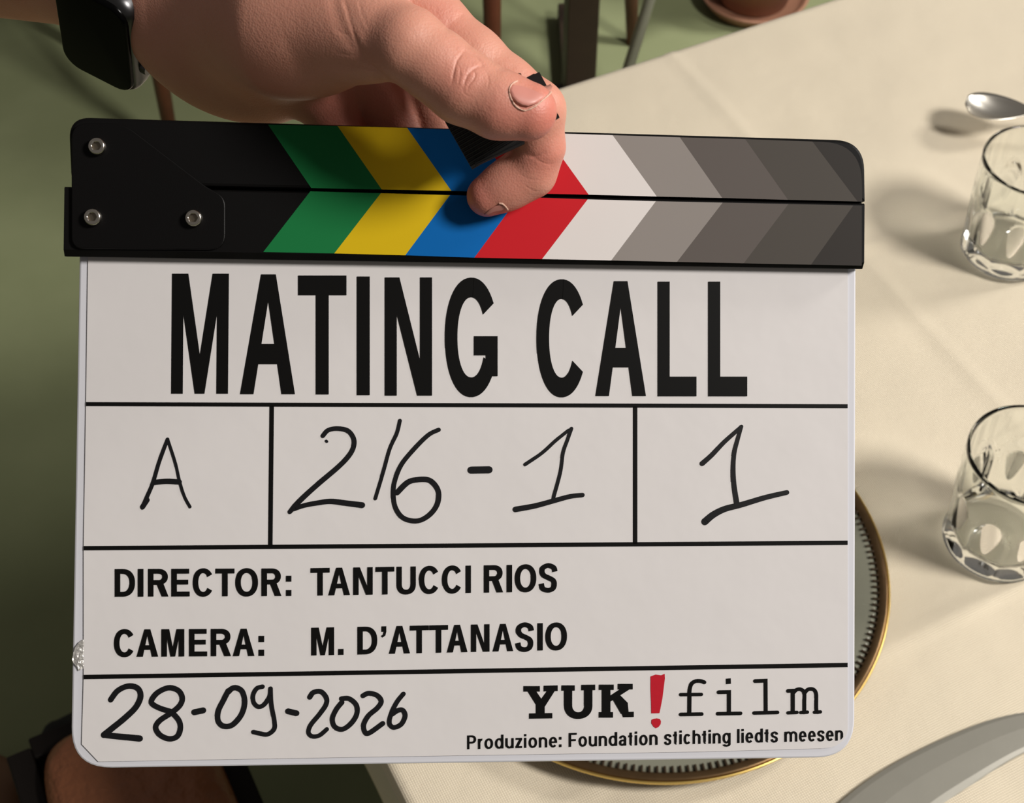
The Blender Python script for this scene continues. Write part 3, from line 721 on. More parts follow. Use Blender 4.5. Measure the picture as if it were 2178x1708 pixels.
# ------------------------------------------------------------------ hand (signed distance field, meshed with surface nets)
def cpt(px, py, dep): return np.array(((px - CX) / FPX * dep, (py - CY) / FPX * dep, dep), np.float32)
def make_hand():
    hstep = 0.0007
    lo_ = np.array((-0.235, -0.190, 0.408), np.float32); hi_ = np.array((0.022, -0.050, 0.575), np.float32)
    nx, ny, nz = [int((hi_[i] - lo_[i]) / hstep) + 1 for i in range(3)]
    ax = [lo_[i] + hstep * np.arange((nx, ny, nz)[i], dtype=np.float32) for i in range(3)]
    BIG = np.float32(0.05)
    def field(): return np.full((nx, ny, nz), BIG, np.float32)
    def sub(cmin, cmax, pad=0.02):
        s = []
        for i in range(3):
            a = max(0, int((cmin[i] - pad - lo_[i]) / hstep)); b_ = min((nx, ny, nz)[i], int((cmax[i] + pad - lo_[i]) / hstep) + 1)
            s.append(slice(a, max(a, b_)))
        return tuple(s)
    def smin(a, b_, k):
        if k <= 0: return np.minimum(a, b_)
        h_ = np.clip(0.5 + 0.5 * (b_ - a) / k, 0, 1)
        return b_ + (a - b_) * h_ - k * h_ * (1 - h_)
    def cone(Fd, a, b_, k, flat=None):
        """rounded cone between joints a and b_ = (px, py, depth, radius px)"""
        pa, pb = cpt(*a[:3]), cpt(*b_[:3]); ra = a[3] / FPX * a[2]; rb = b_[3] / FPX * b_[2]
        rm = max(ra, rb)
        sl = sub(np.minimum(pa, pb) - rm, np.maximum(pa, pb) + rm)
        X = ax[0][sl[0]][:, None, None]; Y = ax[1][sl[1]][None, :, None]; Z = ax[2][sl[2]][None, None, :]
        d = pb - pa; dd = float(d @ d) + 1e-12
        t = np.clip(((X - pa[0]) * d[0] + (Y - pa[1]) * d[1] + (Z - pa[2]) * d[2]) / dd, 0, 1)
        dist = np.sqrt((X - pa[0] - t * d[0]) ** 2 + (Y - pa[1] - t * d[1]) ** 2 + ((Z - pa[2] - t * d[2]) * (flat or 1.0)) ** 2) - (ra + (rb - ra) * t)
        Fd[sl] = smin(Fd[sl], dist.astype(np.float32), k)
    def chain(Fd, js, k, flat=None):
        for i in range(len(js) - 1): cone(Fd, js[i], js[i + 1], k, flat)
    palm = field()
    chain(palm, [(-330, -215, .552, 190), (-60, -140, .536, 164), (180, -82, .516, 134), (310, -30, .508, 130)], .003)
    chain(palm, [(310, -30, .508, 130), (400, -30, .500, 180)], .006)
    cone(palm, (560, -40, .492, 300), (620, -60, .484, 292), .008, 2.1)
    chain(palm, [(640, 0, .474, 170), (820, -70, .462, 120)], .012)
    # thenar
    th = field()
    cone(th, (450, 0, .488, 166), (640, 30, .456, 170), .012, 1.4)
    cone(th, (640, 30, .456, 168), (868, 97, .4300, 79), .010, 1.2)
    chain(th, [(868, 97, .430, 80), (930, 142, .431, 75), (985, 186, .4315, 76)], .003)
    chain(th, [(985, 186, .4315, 75), (1060, 222, .4312, 71), (1122, 237, .4312, 63)], .003)
    ix = field()
    chain(ix, [(760, -90, .458, 105), (920, 58, .4550, 75)], .012)
    chain(ix, [(920, 58, .4550, 75), (1003, 130, .4530, 71), (1075, 186, .4523, 64)], .003)
    chain(ix, [(1075, 186, .4523, 64), (1136, 236, .4523, 66)], .003)
    chain(ix, [(1136, 236, .4523, 63), (1150, 312, .4570, 47)], .003)
    chain(ix, [(1150, 312, .4570, 48), (1126, 364, .4618, 54)], .004)
    chain(ix, [(1126, 364, .4618, 54), (1078, 394, .4627, 49), (1036, 417, .4632, 44)], .004)
    mid = field()
    chain(mid, [(800, -20, .474, 95), (900, 150, .488, 66), (940, 260, .4930, 58)], .008)
    chain(mid, [(940, 260, .4930, 56), (930, 380, .4940, 52), (880, 450, .4935, 46)], .005)
    rng = field()
    chain(rng, [(740, 40, .480, 90), (820, 190, .489, 66), (850, 290, .4925, 58)], .008)
    chain(rng, [(850, 290, .4925, 56), (840, 400, .4930, 52), (800, 460, .4925, 45)], .005)
    ltl = field()
    chain(ltl, [(640, 90, .484, 85), (705, 205, .487, 58), (730, 290, .4890, 50)], .008)
    chain(ltl, [(730, 290, .4890, 48), (725, 370, .4895, 44), (690, 420, .4890, 38)], .005)
    A = smin(palm, th, np.float32(.014))
    B = smin(palm, ix, np.float32(.012))
    D = smin(palm, mid, np.float32(.010))
    E_ = smin(palm, rng, np.float32(.010))
    G_ = smin(palm, ltl, np.float32(.010))
    T = smin(A, B, np.float32(.0012))
    T = smin(T, smin(smin(D, E_, np.float32(.001)), G_, np.float32(.001)), np.float32(.001))
    # creases: grooves along measured lines (px, py) on the viewer's side of the hand
    def crease(pts, depth_mm, width_px, zmax, dz=0.0):
        pts = [np.array(p, float) for p in smooth_path(pts, 5)]
        mn = np.min(pts, 0) - 3 * width_px; mx_ = np.max(pts, 0) + 3 * width_px
        c0 = cpt(mn[0], mn[1], .40); c1 = cpt(mx_[0], mx_[1], .47); c2 = cpt(mn[0], mn[1], .47); c3 = cpt(mx_[0], mx_[1], .40)
        sl = sub(np.minimum.reduce([c0, c1, c2, c3]), np.maximum.reduce([c0, c1, c2, c3]), 0.0)
        sl = (sl[0], sl[1], slice(0, max(1, int((zmax - lo_[2]) / hstep))))
        X = ax[0][sl[0]][:, None, None]; Y = ax[1][sl[1]][None, :, None]; Z = ax[2][sl[2]][None, None, :]
        U = X / Z * FPX + CX; W = Y / Z * FPX + CY
        dm = np.full(np.broadcast(U, W).shape, 1e9)
        for i in range(len(pts) - 1):
            a, b_ = pts[i], pts[i + 1]; d = b_ - a; L = d @ d + 1e-9
            t = np.clip(((U - a[0]) * d[0] + (W - a[1]) * d[1]) / L, 0, 1)
            dm = np.minimum(dm, (U - a[0] - t * d[0]) ** 2 + (W - a[1] - t * d[1]) ** 2)
        T[sl] += (0.4 * depth_mm / 1000 * np.exp(-dm / width_px ** 2)).astype(np.float32)
    zt = lambda pts: [(700 + x / 3.417, y / 3.417) for x, y in pts]
    for pts, dp, wd in [([(985, 372), (945, 420), (915, 480), (900, 540), (893, 600)], .45, 5), ([(985, 372), (1040, 395), (1085, 430), (1110, 470)], .4, 4.5),
                        ([(1110, 478), (1050, 505), (1010, 545), (985, 600), (980, 650)], .5, 5), ([(1120, 490), (1080, 530), (1040, 560), (1010, 600)], .35, 4.5),
                        ([(860, 300), (900, 330), (930, 370)], .2, 5), ([(1160, 520), (1140, 580), (1100, 640), (1040, 680)], .25, 6)]:
        crease(zt(pts), dp, wd, .436)
    for pts, dp, wd in [([(850, 218), (880, 180), (930, 140), (965, 108)], .7, 5), ([(870, 215), (868, 160), (860, 120)], .35, 5), ([(1005, 350), (1050, 310)], .4, 5), ([(1215, 515), (1260, 495), (1340, 485)], .5, 5),
                        ([(760, 90), (800, 130), (840, 170)], .35, 6)]:
        crease(zt(pts), dp, wd, .4575)
    for pts, dp, wd in [([(1440, 1128), (1490, 1135), (1560, 1110)], .5, 6), ([(1480, 1140), (1560, 1180), (1620, 1190)], .25, 5), ([(1530, 930), (1600, 900), (1660, 890)], .25, 5)]:
        crease(zt(pts), dp, wd, .4675)
    for pts, dp, wd in [([(835, 178), (800, 150), (770, 120), (740, 80), (720, 40), (710, 0)], .9, 12), ([(760, 60), (745, 20), (735, -20)], .5, 9), ([(690, 200), (640, 150), (610, 90)], .35, 16), ([(800, 165), (770, 160), (735, 165)], .5, 8),
                        ([(345, 40), (400, 70), (430, 130)], .5, 12)]:
        crease(pts, dp, wd, .462)
    # ---- surface nets (closed at the grid border)
    for sl_ in ((0, slice(None), slice(None)), (-1, slice(None), slice(None)), (slice(None), 0, slice(None)), (slice(None), -1, slice(None)), (slice(None), slice(None), 0), (slice(None), slice(None), -1)):
        T[sl_] = np.maximum(T[sl_], 0.0004)
    neg = T < 0
    c = np.zeros((nx - 1, ny - 1, nz - 1), np.int8)
    for i in (0, 1):
        for j in (0, 1):
            for k in (0, 1): c += neg[i:nx - 1 + i, j:ny - 1 + j, k:nz - 1 + k]
    act = (c > 0) & (c < 8)
    idx = np.argwhere(act)
    vid = np.full(act.shape, -1, np.int32); vid[act] = np.arange(len(idx))
    acc = np.zeros((len(idx), 3)); cnt = np.zeros(len(idx))
    corners = [(i, j, k) for i in (0, 1) for j in (0, 1) for k in (0, 1)]
    val = {q: T[idx[:, 0] + q[0], idx[:, 1] + q[1], idx[:, 2] + q[2]] for q in corners}
    for a in corners:
        for axis in range(3):
            if a[axis] == 1: continue
            b_ = list(a); b_[axis] = 1; b_ = tuple(b_)
            va, vb = val[a], val[b_]
            cr = (va < 0) != (vb < 0)
            t = np.where(cr, va / np.where(cr, va - vb, 1), 0)
            p = np.array(a, float)[None, :].repeat(len(idx), 0); p[:, axis] += t
            acc += np.where(cr[:, None], p, 0); cnt += cr
    Vc = lo_[None, :] + hstep * (idx + acc / cnt[:, None])
    F = []
    for axis in range(3):
        n_ = [nx, ny, nz]
        o1, o2 = [(1, 2), (2, 0), (0, 1)][axis]
        s0 = [slice(1, n_[i] - 1) for i in range(3)]; s0[axis] = slice(0, n_[axis] - 1)
        s1 = list(s0); s1[axis] = slice(1, n_[axis])
        a = neg[tuple(s0)]; b_ = neg[tuple(s1)]
        e = np.argwhere(a != b_)
        fl_ = a[tuple(e.T)]
        g = e + np.array([s0[i].start for i in range(3)])
        def vv(d1, d2):
            q = g.copy(); q[:, o1] -= d1; q[:, o2] -= d2
            return vid[q[:, 0], q[:, 1], q[:, 2]]
        quad = np.stack([vv(0, 0), vv(1, 0), vv(1, 1), vv(0, 1)], 1)
        quad[~fl_] = quad[~fl_][:, ::-1]
        F.append(quad)
    F = np.concatenate(F)
    F = F[(F >= 0).all(1)]
    return Vc, F
HV, HF = make_hand()
# soften the net, then cut fine skin creases into refined patches of the mesh
def relax(V, F, it=3, fac=0.5):
    E = np.concatenate([F[:, [0, 1]], F[:, [1, 2]], F[:, [2, 3]], F[:, [3, 0]]])
    E = np.concatenate([E, E[:, ::-1]])
    cnt = np.bincount(E[:, 0], minlength=len(V))[:, None]
    for _ in range(it):
        acc = np.stack([np.bincount(E[:, 0], weights=V[E[:, 1], k], minlength=len(V)) for k in range(3)], 1)
        V = V + fac * (acc / np.maximum(cnt, 1) - V)
    return V
HV = relax(HV.astype(np.float64), HF)
def refine(V, F):
    bm = bmesh.new()
    bv = [bm.verts.new(v) for v in V.tolist()]
    for f in F.tolist():
        try: bm.faces.new([bv[i] for i in f])
        except ValueError: pass
    bm.normal_update()
    U = V[:, 0] / V[:, 2] * FPX + CX; W = V[:, 1] / V[:, 2] * FPX + CY
    regions = [(935, 1075, 85, 225), (1085, 1195, 300, 425), (690, 850, -10, 190), (890, 1110, -5, 165)]
    sel = set()
    bm.verts.index_update()
    for f in bm.faces:
        if f.normal.z > 0.1: continue
        i = f.verts[0].index
        for (x0, x1, y0, y1) in regions:
            if x0 < U[i] < x1 and y0 < W[i] < y1:
                sel.add(f); break
    ed = list({e for f in sel for e in f.edges})
    bmesh.ops.subdivide_edges(bm, edges=ed, cuts=2, use_grid_fill=True, smooth=0.0)
    bm.normal_update()
    z = lambda pts: [(700 + x / 3.417, y / 3.417) for x, y in pts]
    C = [(z([(985, 372), (950, 410), (925, 455), (910, 510), (900, 560), (893, 605)]), .34, 2.4), (z([(985, 372), (1030, 388), (1070, 415), (1095, 440), (1110, 468)]), .30, 2.3),
         (z([(1108, 480), (1065, 495), (1030, 520), (1005, 550), (988, 590), (980, 640)]), .36, 2.4), (z([(1035, 505), (1062, 540), (1050, 580), (1015, 620), (1010, 665)]), .28, 2.2),
         (z([(940, 470), (952, 520), (945, 585), (930, 640)]), .18, 2.2), (z([(850, 300), (892, 332), (930, 350)]), .14, 2.2), (z([(1120, 500), (1150, 540), (1160, 600), (1140, 660)]), .16, 2.2), (z([(960, 620), (985, 680), (1040, 715)]), .14, 2.2),
         (z([(1480, 1140), (1560, 1185), (1640, 1195)]), .16, 2.2), (z([(1400, 1330), (1480, 1385), (1560, 1390)]), .10, 2.0), (z([(1360, 1250), (1450, 1300), (1570, 1310)]), .08, 2.0), (z([(1440, 1128), (1490, 1138), (1560, 1112)]), .3, 2.6),
         ([(835, 175), (800, 148), (772, 115), (752, 70), (738, 20), (730, -5)], .32, 4.5), ([(800, 150), (770, 140), (735, 132)], .16, 4.0), ([(770, 110), (745, 118), (715, 110)], .12, 4.0), ([(752, 75), (725, 70), (705, 52)], .12, 4.0), ([(785, 60), (770, 30), (765, -4)], .12, 4.0)]
    for k in range(11):      # fine rows across the index finger
        x0, y0 = 1005 + 17 * k, 345 + 15.5 * k
        C.append((z([(x0 + 40, y0 - 52), (x0 + 16, y0 - 20), (x0 + 6, y0 + 12)]), .075, 1.8))
    for k in range(7):
        x0, y0 = 720 + 24 * k, 40 + 14 * k
        C.append((z([(x0 + 10, y0 - 14), (x0 + 12, y0 + 6), (x0 + 4, y0 + 26)]), .06, 2.0))
    N = np.array([v.normal[:] for v in bm.verts]); P = np.array([v.co[:] for v in bm.verts])
    U = P[:, 0] / P[:, 2] * FPX + CX; W = P[:, 1] / P[:, 2] * FPX + CY
    dz = np.zeros(len(P))
    for pts, dep, wd in C:
        pts = smooth_path(pts, 6); A = np.array(pts)
        m_ = (U > A[:, 0].min() - 12) & (U < A[:, 0].max() + 12) & (W > A[:, 1].min() - 12) & (W < A[:, 1].max() + 12) & (N[:, 2] < 0.1)
        ii = np.where(m_)[0]
        dm = np.full(len(ii), 1e9)
        for i in range(len(pts) - 1):
            a, d = pts[i], pts[i + 1] - pts[i]; L = d @ d + 1e-9
            t = np.clip(((U[ii] - a[0]) * d[0] + (W[ii] - a[1]) * d[1]) / L, 0, 1)
            dm = np.minimum(dm, (U[ii] - a[0] - t * d[0]) ** 2 + (W[ii] - a[1] - t * d[1]) ** 2)
        tp = np.clip(np.minimum.reduce([np.hypot(U[ii] - A[0, 0], W[ii] - A[0, 1]), np.hypot(U[ii] - A[-1, 0], W[ii] - A[-1, 1])]) / 14, 0.25, 1)
        dz[ii] += tp * (-0.55 * dep * np.exp(-dm / wd ** 2) + 0.06 * dep * np.exp(-(np.sqrt(dm) - 2.6 * wd) ** 2 / (1.6 * wd) ** 2))
    P = P + N * (dz / 1000)[:, None]
    for v, p in zip(bm.verts, P.tolist()): v.co = p
    me_ = bpy.data.meshes.new('hand'); bm.to_mesh(me_)
    polys = [[v.index for v in f.verts] for f in bm.faces]
    bm.free()
    return P, polys, me_
HV, HP, me = refine(HV, HF)
# camera frame -> world
ROTM = np.array([[RT.x, DN.x, FW.x], [RT.y, DN.y, FW.y], [RT.z, DN.z, FW.z]])
HW_ = HV @ ROTM.T + np.array(CAM)
base = cam_pt(300, -20, .508)
hand = empty('person', base, 0, 'left hand and forearm wearing a watch, thumb and curled index finger pinching the ribbed strip', 'person')
me.vertices.foreach_set('co', (HW_ - np.array(base)).astype(np.float32).ravel()); me.update()
hobj = link('hand', me, M['skin'], hand, True)
red = np.zeros(len(HV))
for (px, py, dep, rad, k) in ((1150, 245, .430, 70, .85), (1080, 250, .425, 60, .5), (1010, 430, .463, 60, .8), (1160, 330, .455, 50, .6), (1090, 410, .455, 60, .35), (985, 165, .42, 55, .35), (1150, 190, .44, 60, .4), (930, 20, .44, 60, .35), (740, 230, .48, 140, .6), (600, 240, .46, 110, .4)):
    c_ = cpt(px, py, dep); r_ = rad / FPX * dep * 1.3
    red = np.maximum(red, k * np.exp(-((HV - c_) ** 2).sum(1) / r_ ** 2))
at = me.attributes.new('redness', 'FLOAT', 'POINT'); at.data.foreach_set('value', red.astype(np.float32))

# dark sleeve where the forearm leaves the picture
M['sleeve'] = mat('dark_knit', srgb(34, 34, 38), 0.9, bump=0.5, bump_scale=500, bump_dist=0.001)
fd = (cam_pt(-330, -215, .552) - cam_pt(-60, -140, .536)).normalized()
f0 = cam_pt(-330, -215, .552) - base
f0 = f0 - fd * 0.014
tube('sleeve', [f0 - fd * 0.002, f0, f0 + fd * 0.02, f0 + fd * 0.10, f0 + fd * 0.22, f0 + fd * 0.30, f0 + fd * 0.305], [0.0345, 0.038, 0.040, 0.043, 0.050, 0.054, 0.030], M['sleeve'], hand, 28)

# nails: thin curved plates lying on the finger surface
bvh = BVHTree.FromPolygons([Vector(v) for v in HV.tolist()], HP)
def surf_patch(name, outline, lift, m, parent, rings=6, dome=0.0004, thick=0.0005, zcorr=None):
    n = len(outline); c = np.mean(outline, 0)
    hits = []
    for j in range(rings + 1):
        t = j / rings
        for x, y in outline:
            p = c + (np.array((x, y)) - c) * t
            d = Vector(((p[0] - CX) / FPX, (p[1] - CY) / FPX, 1.0)).normalized()
            loc, nrm, _, _ = bvh.ray_cast(Vector((0, 0, 0)), d)
            if loc is None: loc = Vector(d) * 0.42; nrm = Vector((0, 0, -1))
            if nrm.z > 0: nrm = -nrm
            hits.append((np.array(loc), np.array(nrm), t))
    # flatten towards the patch's mean plane for a nail-like curve
    V = []
    for loc, nrm, t in hits:
        q = loc + nrm * (lift + dome * (1 - t * t))
        V.append(q)
    V = np.array(V)
    cen = V.mean(0)
    u, s_, vt = np.linalg.svd(V - cen)
    nn = vt[2]; nn = nn if nn[2] < 0 else -nn
    dist = (V - cen) @ nn
    V = V - np.outer(dist * 0.35, nn)
    Vb = V - nn * thick
    nv = len(V)
    W_ = np.concatenate([V, Vb]) @ ROTM.T + np.array(CAM) - np.array(base)
    F = []
    for j in range(rings):
        for k in range(n):
            q = (j * n + k, j * n + (k + 1) % n, (j + 1) * n + (k + 1) % n, (j + 1) * n + k)
            F.append(q); F.append(tuple(nv + i for i in q[::-1]))
    for k in range(n):
        a = rings * n + k; b_ = rings * n + (k + 1) % n
        F.append((a, b_, nv + b_, nv + a))
    bm = bmesh.new(); bv = [bm.verts.new(v) for v in W_.tolist()]
    for f in F:
        try: bm.faces.new([bv[i] for i in f])
        except ValueError: pass
    bmesh.ops.remove_doubles(bm, verts=bm.verts, dist=1e-6)
    return from_bm(name, bm, m, parent, True)
tn = [(1083, 193), (1086, 183), (1093, 176), (1104, 174.5), (1125, 179), (1150, 184), (1166, 189), (1170, 195), (1163, 203), (1150, 213), (1135, 224), (1121, 231), (1108, 230), (1097, 223), (1088, 210)]
surf_patch('thumb_nail', tn, 0.0002, M['nail'], hand)['label'] = 'short pink thumbnail'
xn = [(1030, 455), (1040, 446), (1052, 439), (1063, 435), (1071, 436), (1076, 441), (1070, 446), (1056, 449), (1043, 453), (1035, 457)]
surf_patch('index_nail', xn, 0.0002, M['nail'], hand, dome=0.0002)['label'] = 'bitten index fingernail seen edge-on'
def skin_line(name, pts, wpx, m):
    P = smooth_path(pts, 6); V = []; F = []
    for i, p in enumerate(P):
        d_ = P[min(i + 1, len(P) - 1)] - P[max(i - 1, 0)]; d_ = d_ / np.linalg.norm(d_); nn = np.array((-d_[1], d_[0]))
        wv = wpx * (0.6 + 0.5 * random.random())
        row = []
        for s_ in (-1, 0, 1):
            q = p + nn * wv * 0.5 * s_
            d = Vector(((q[0] - CX) / FPX, (q[1] - CY) / FPX, 1.0)).normalized()
            loc, nrm, _, _ = bvh.ray_cast(Vector((0, 0, 0)), d)
            if loc is None: loc = d * 0.43; nrm = Vector((0, 0, -1))
            row.append(np.array(loc) + np.array(nrm) * (0.00055 if s_ == 0 else 0.00005))
        V += row
        if i: b_ = 3 * i; F += [(b_ - 3, b_ - 2, b_ + 1, b_), (b_ - 2, b_ - 1, b_ + 2, b_ + 1)]
    W_ = np.array(V) @ ROTM.T + np.array(CAM) - np.array(base)
    o = mesh(name, W_.tolist(), F, m, hand, True); o['label'] = 'pale dry skin edge around the nail'
skin_line('cuticle', [(1100, 173), (1089, 179), (1083, 192), (1087, 210), (1096, 225), (1110, 234), (1122, 234), (1138, 226), (1152, 215), (1166, 203), (1172, 196)], 4.5, M['cuticle'])
skin_line('cuticle', [(1062, 432), (1070, 434), (1077, 441), (1080, 446)], 4.0, M['cuticle'])

# ------------------------------------------------------------------ wrist watch
wa = Vector(c2w(np.array((.94, .34, -0.34)))).normalized()                # along the forearm
wc = cam_pt(262, -50, .5115)
wn0 = Vector(c2w(np.array((-.34, .94, 0)))).normalized()
wz = -Vector(c2w(np.array((0, 0, 1.0))))
wz = (wz - wa * wz.dot(wa)).normalized(); wn0 = (wn0 - wa * wn0.dot(wa) - wz * wn0.dot(wz)).normalized()
PHI = math.radians(33)
wn = wn0 * math.cos(PHI) + wz * math.sin(PHI)                             # dial normal
wt = wn.cross(wa).normalized()                                            # around the wrist
watch = empty('wrist_watch', wc, 0, 'black smartwatch with grey metal case and black band on the wrist', 'watch')
Wm = Matrix(((wa.x, wt.x, wn.x), (wa.y, wt.y, wn.y), (wa.z, wt.z, wn.z)))
watch.rotation_euler = Wm.to_euler()
WR = 0.0222      # wrist radius at the band
def superbox(name, cx_, cy_, cz_, sx, sy, sz, m, parent, rad, bev, seg=6):
    bm = bmesh.new()
    pts = []
    for (qx, qy, a0) in ((1, 1, 0), (-1, 1, 90), (-1, -1, 180), (1, -1, 270)):
        for k in range(seg + 1):
            a = math.radians(a0 + 90 * k / seg)
            pts.append((qx * (sx / 2 - rad) + rad * math.cos(a), qy * (sy / 2 - rad) + rad * math.sin(a)))
    rings = []
    for t in range(seg + 1):
        a = math.pi / 2 * t / seg; rings.append((bev * (1 - math.sin(a)), -sz / 2 + bev * (1 - math.cos(a))))
    rings = [(bev * (1 - math.sin(math.pi / 2 * t / seg)), -sz / 2 + bev * (1 - math.cos(math.pi / 2 * t / seg))) for t in range(seg + 1)]
    rings += [(i_, -z_) for i_, z_ in reversed(rings)]
    n = len(pts); vs = []
    for ins, z in rings:
        k = 1 - ins / (min(sx, sy) / 2)
        row = []
        for x, y in pts:
            l = math.hypot(x, y)
            row.append(bm.verts.new((cx_ + x - x / l * ins, cy_ + y - y / l * ins, cz_ + z)))
        vs.append(row)
    for j in range(len(vs) - 1):
        for k in range(n): bm.faces.new((vs[j][k], vs[j][(k + 1) % n], vs[j + 1][(k + 1) % n], vs[j + 1][k]))
    bm.faces.new(vs[0][::-1]); bm.faces.new(vs[-1])
    return from_bm(name, bm, m, parent, True)
M['case'] = mat('grey_aluminium', (0.085, 0.085, 0.088), 0.34, 1.0)
M['screen'] = mat('black_screen', (0.0015, 0.0015, 0.0015), 0.2, spec=0.08)
M['band'] = mat('black_silicone', srgb(12, 12, 13), 0.55, spec=0.3)
superbox('case', 0.0125, 0.002, WR + 0.0048, 0.0305, 0.042, 0.0110, M['case'], watch, 0.0075, 0.0040)
superbox('screen', 0.0125, 0.002, WR + 0.0094, 0.0278, 0.0390, 0.0034, M['screen'], watch, 0.0068, 0.0015)
def spin(o, ang=-math.radians(14)):
    p = Vector((0.0125, 0.002, 0)); R_ = Matrix.Rotation(ang, 3, 'Z')
    o.rotation_euler = (0, 0, ang); o.location = p - R_ @ p
for o in watch.children: spin(o)
def crown():
    bm = bmesh.new(); bmesh.ops.create_cone(bm, cap_ends=True, segments=20, radius1=0.003, radius2=0.003, depth=0.003)
    bmesh.ops.rotate(bm, cent=(0, 0, 0), matrix=Matrix.Rotation(math.pi / 2, 3, 'Y'), verts=bm.verts)
    bmesh.ops.translate(bm, vec=(0.0125 + 0.0157, -0.006, WR + 0.0048), verts=bm.verts)
    return from_bm('crown', bm, M['case'], watch)
spin(crown())
def band():
    V, F = [], []; n = 72; r0, r1 = WR - 0.0006, WR + 0.0022
    prof = [(-0.012, r0), (0.012, r0), (0.0128, (r0 + r1) / 2), (0.0115, r1), (-0.0115, r1), (-0.0128, (r0 + r1) / 2)]
    for k in range(n):
        a = 2 * math.pi * k / n
        for x, r in prof: V.append((x + 0.0125, r * math.sin(a), r * math.cos(a)))
    m_ = len(prof)
    for k in range(n):
        for j in range(m_): F.append((k * m_ + j, k * m_ + (j + 1) % m_, ((k + 1) % n) * m_ + (j + 1) % m_, ((k + 1) % n) * m_ + j))
    bm = bmesh.new(); bv = [bm.verts.new(v) for v in V]
    for f in F: bm.faces.new([bv[i] for i in f])
    return from_bm('band', bm, M['band'], watch, True)
band()
pin = bmesh.new(); bmesh.ops.create_uvsphere(pin, u_segments=14, v_segments=8, radius=0.0016)
bmesh.ops.translate(pin, vec=(0.009, 0.0235 * math.sin(2.0) * -1, 0.0235 * math.cos(2.0) * -1), verts=pin.verts)
#from_bm('band_pin', pin, M['steel'], watch, True)
pin.free()

# ------------------------------------------------------------------ ribbed strip pinched in the fingers
def strip():
    root = empty('ribbed_strip', cam_pt(1070, 258, .4440), 0, 'small folded black ribbed rubber strip pinched between thumb and index finger', 'strip')
    rb = np.array(root.location)
    def layer(name, c, dep, thick, ribs, m):
        # c: four px corners (lower left, lower right, upper right, upper left), dep: depth of each
        nu, nv = 10, 56
        V, F = [], []
        Cn = [cpt(c[i][0], c[i][1], dep[i]) for i in range(4)]
        for side in (0, 1):
            for j in range(nv + 1):
                for i in range(nu + 1):
                    u, v = i / nu, j / nv
                    p = (Cn[0] * (1 - u) + Cn[1] * u) * (1 - v) + (Cn[3] * (1 - u) + Cn[2] * u) * v
                    z = 0.00022 * (1 if (j // 2) % 2 == 0 else -1) if ribs else 0.0
                    p = p + np.array((0, 0, -thick / 2 + z if side == 0 else thick / 2))
                    V.append(p)
        w_ = nu + 1; tot = w_ * (nv + 1)
        for j in range(nv):
            for i in range(nu):
                a = j * w_ + i
                F.append((a, a + 1, a + w_ + 1, a + w_)); F.append((tot + a, tot + a + w_, tot + a + w_ + 1, tot + a + 1))
        bd = [i for i in range(w_)] + [j * w_ + nu for j in range(1, nv + 1)] + [nv * w_ + i for i in range(nu - 1, -1, -1)] + [j * w_ for j in range(nv - 1, 0, -1)]
        for k in range(len(bd)):
            a, b_ = bd[k], bd[(k + 1) % len(bd)]
            F.append((a, tot + a, tot + b_, b_))
        W_ = np.array(V) @ ROTM.T + np.array(CAM) - rb
        bm = bmesh.new(); bv = [bm.verts.new(v) for v in W_.tolist()]
        for f in F: bm.faces.new([bv[i] for i in f])
        return from_bm(name, bm, m, root)
    layer('ribbed_layer', [(1004, 360), (1190, 250), (1136, 157), (946, 258)], [.4520, .4427, .4417, .4470], 0.0016, True, M['strap'])
    layer('folded_layer', [(1010, 350), (1176, 250), (1112, 166), (952, 262)], [.4533, .4441, .4431, .4483], 0.0008, False, M['strap'])
    layer('folded_flap', [(1012, 354), (1116, 306), (1110, 240), (1000, 300)], [.4512, .4478, .4450, .4490], 0.0012, True, M['strap'])
    layer('folded_tip', [(1084, 188), (1120, 196), (1108, 157), (1094, 156)], [.4425, .4412, .4412, .4425], 0.0014, False, M['strap'])
    layer('folded_tip', [(1112, 190), (1172, 200), (1147, 154), (1122, 165)], [.4412, .4402, .4402, .4412], 0.0014, False, M['strap'])
    return root
strip()

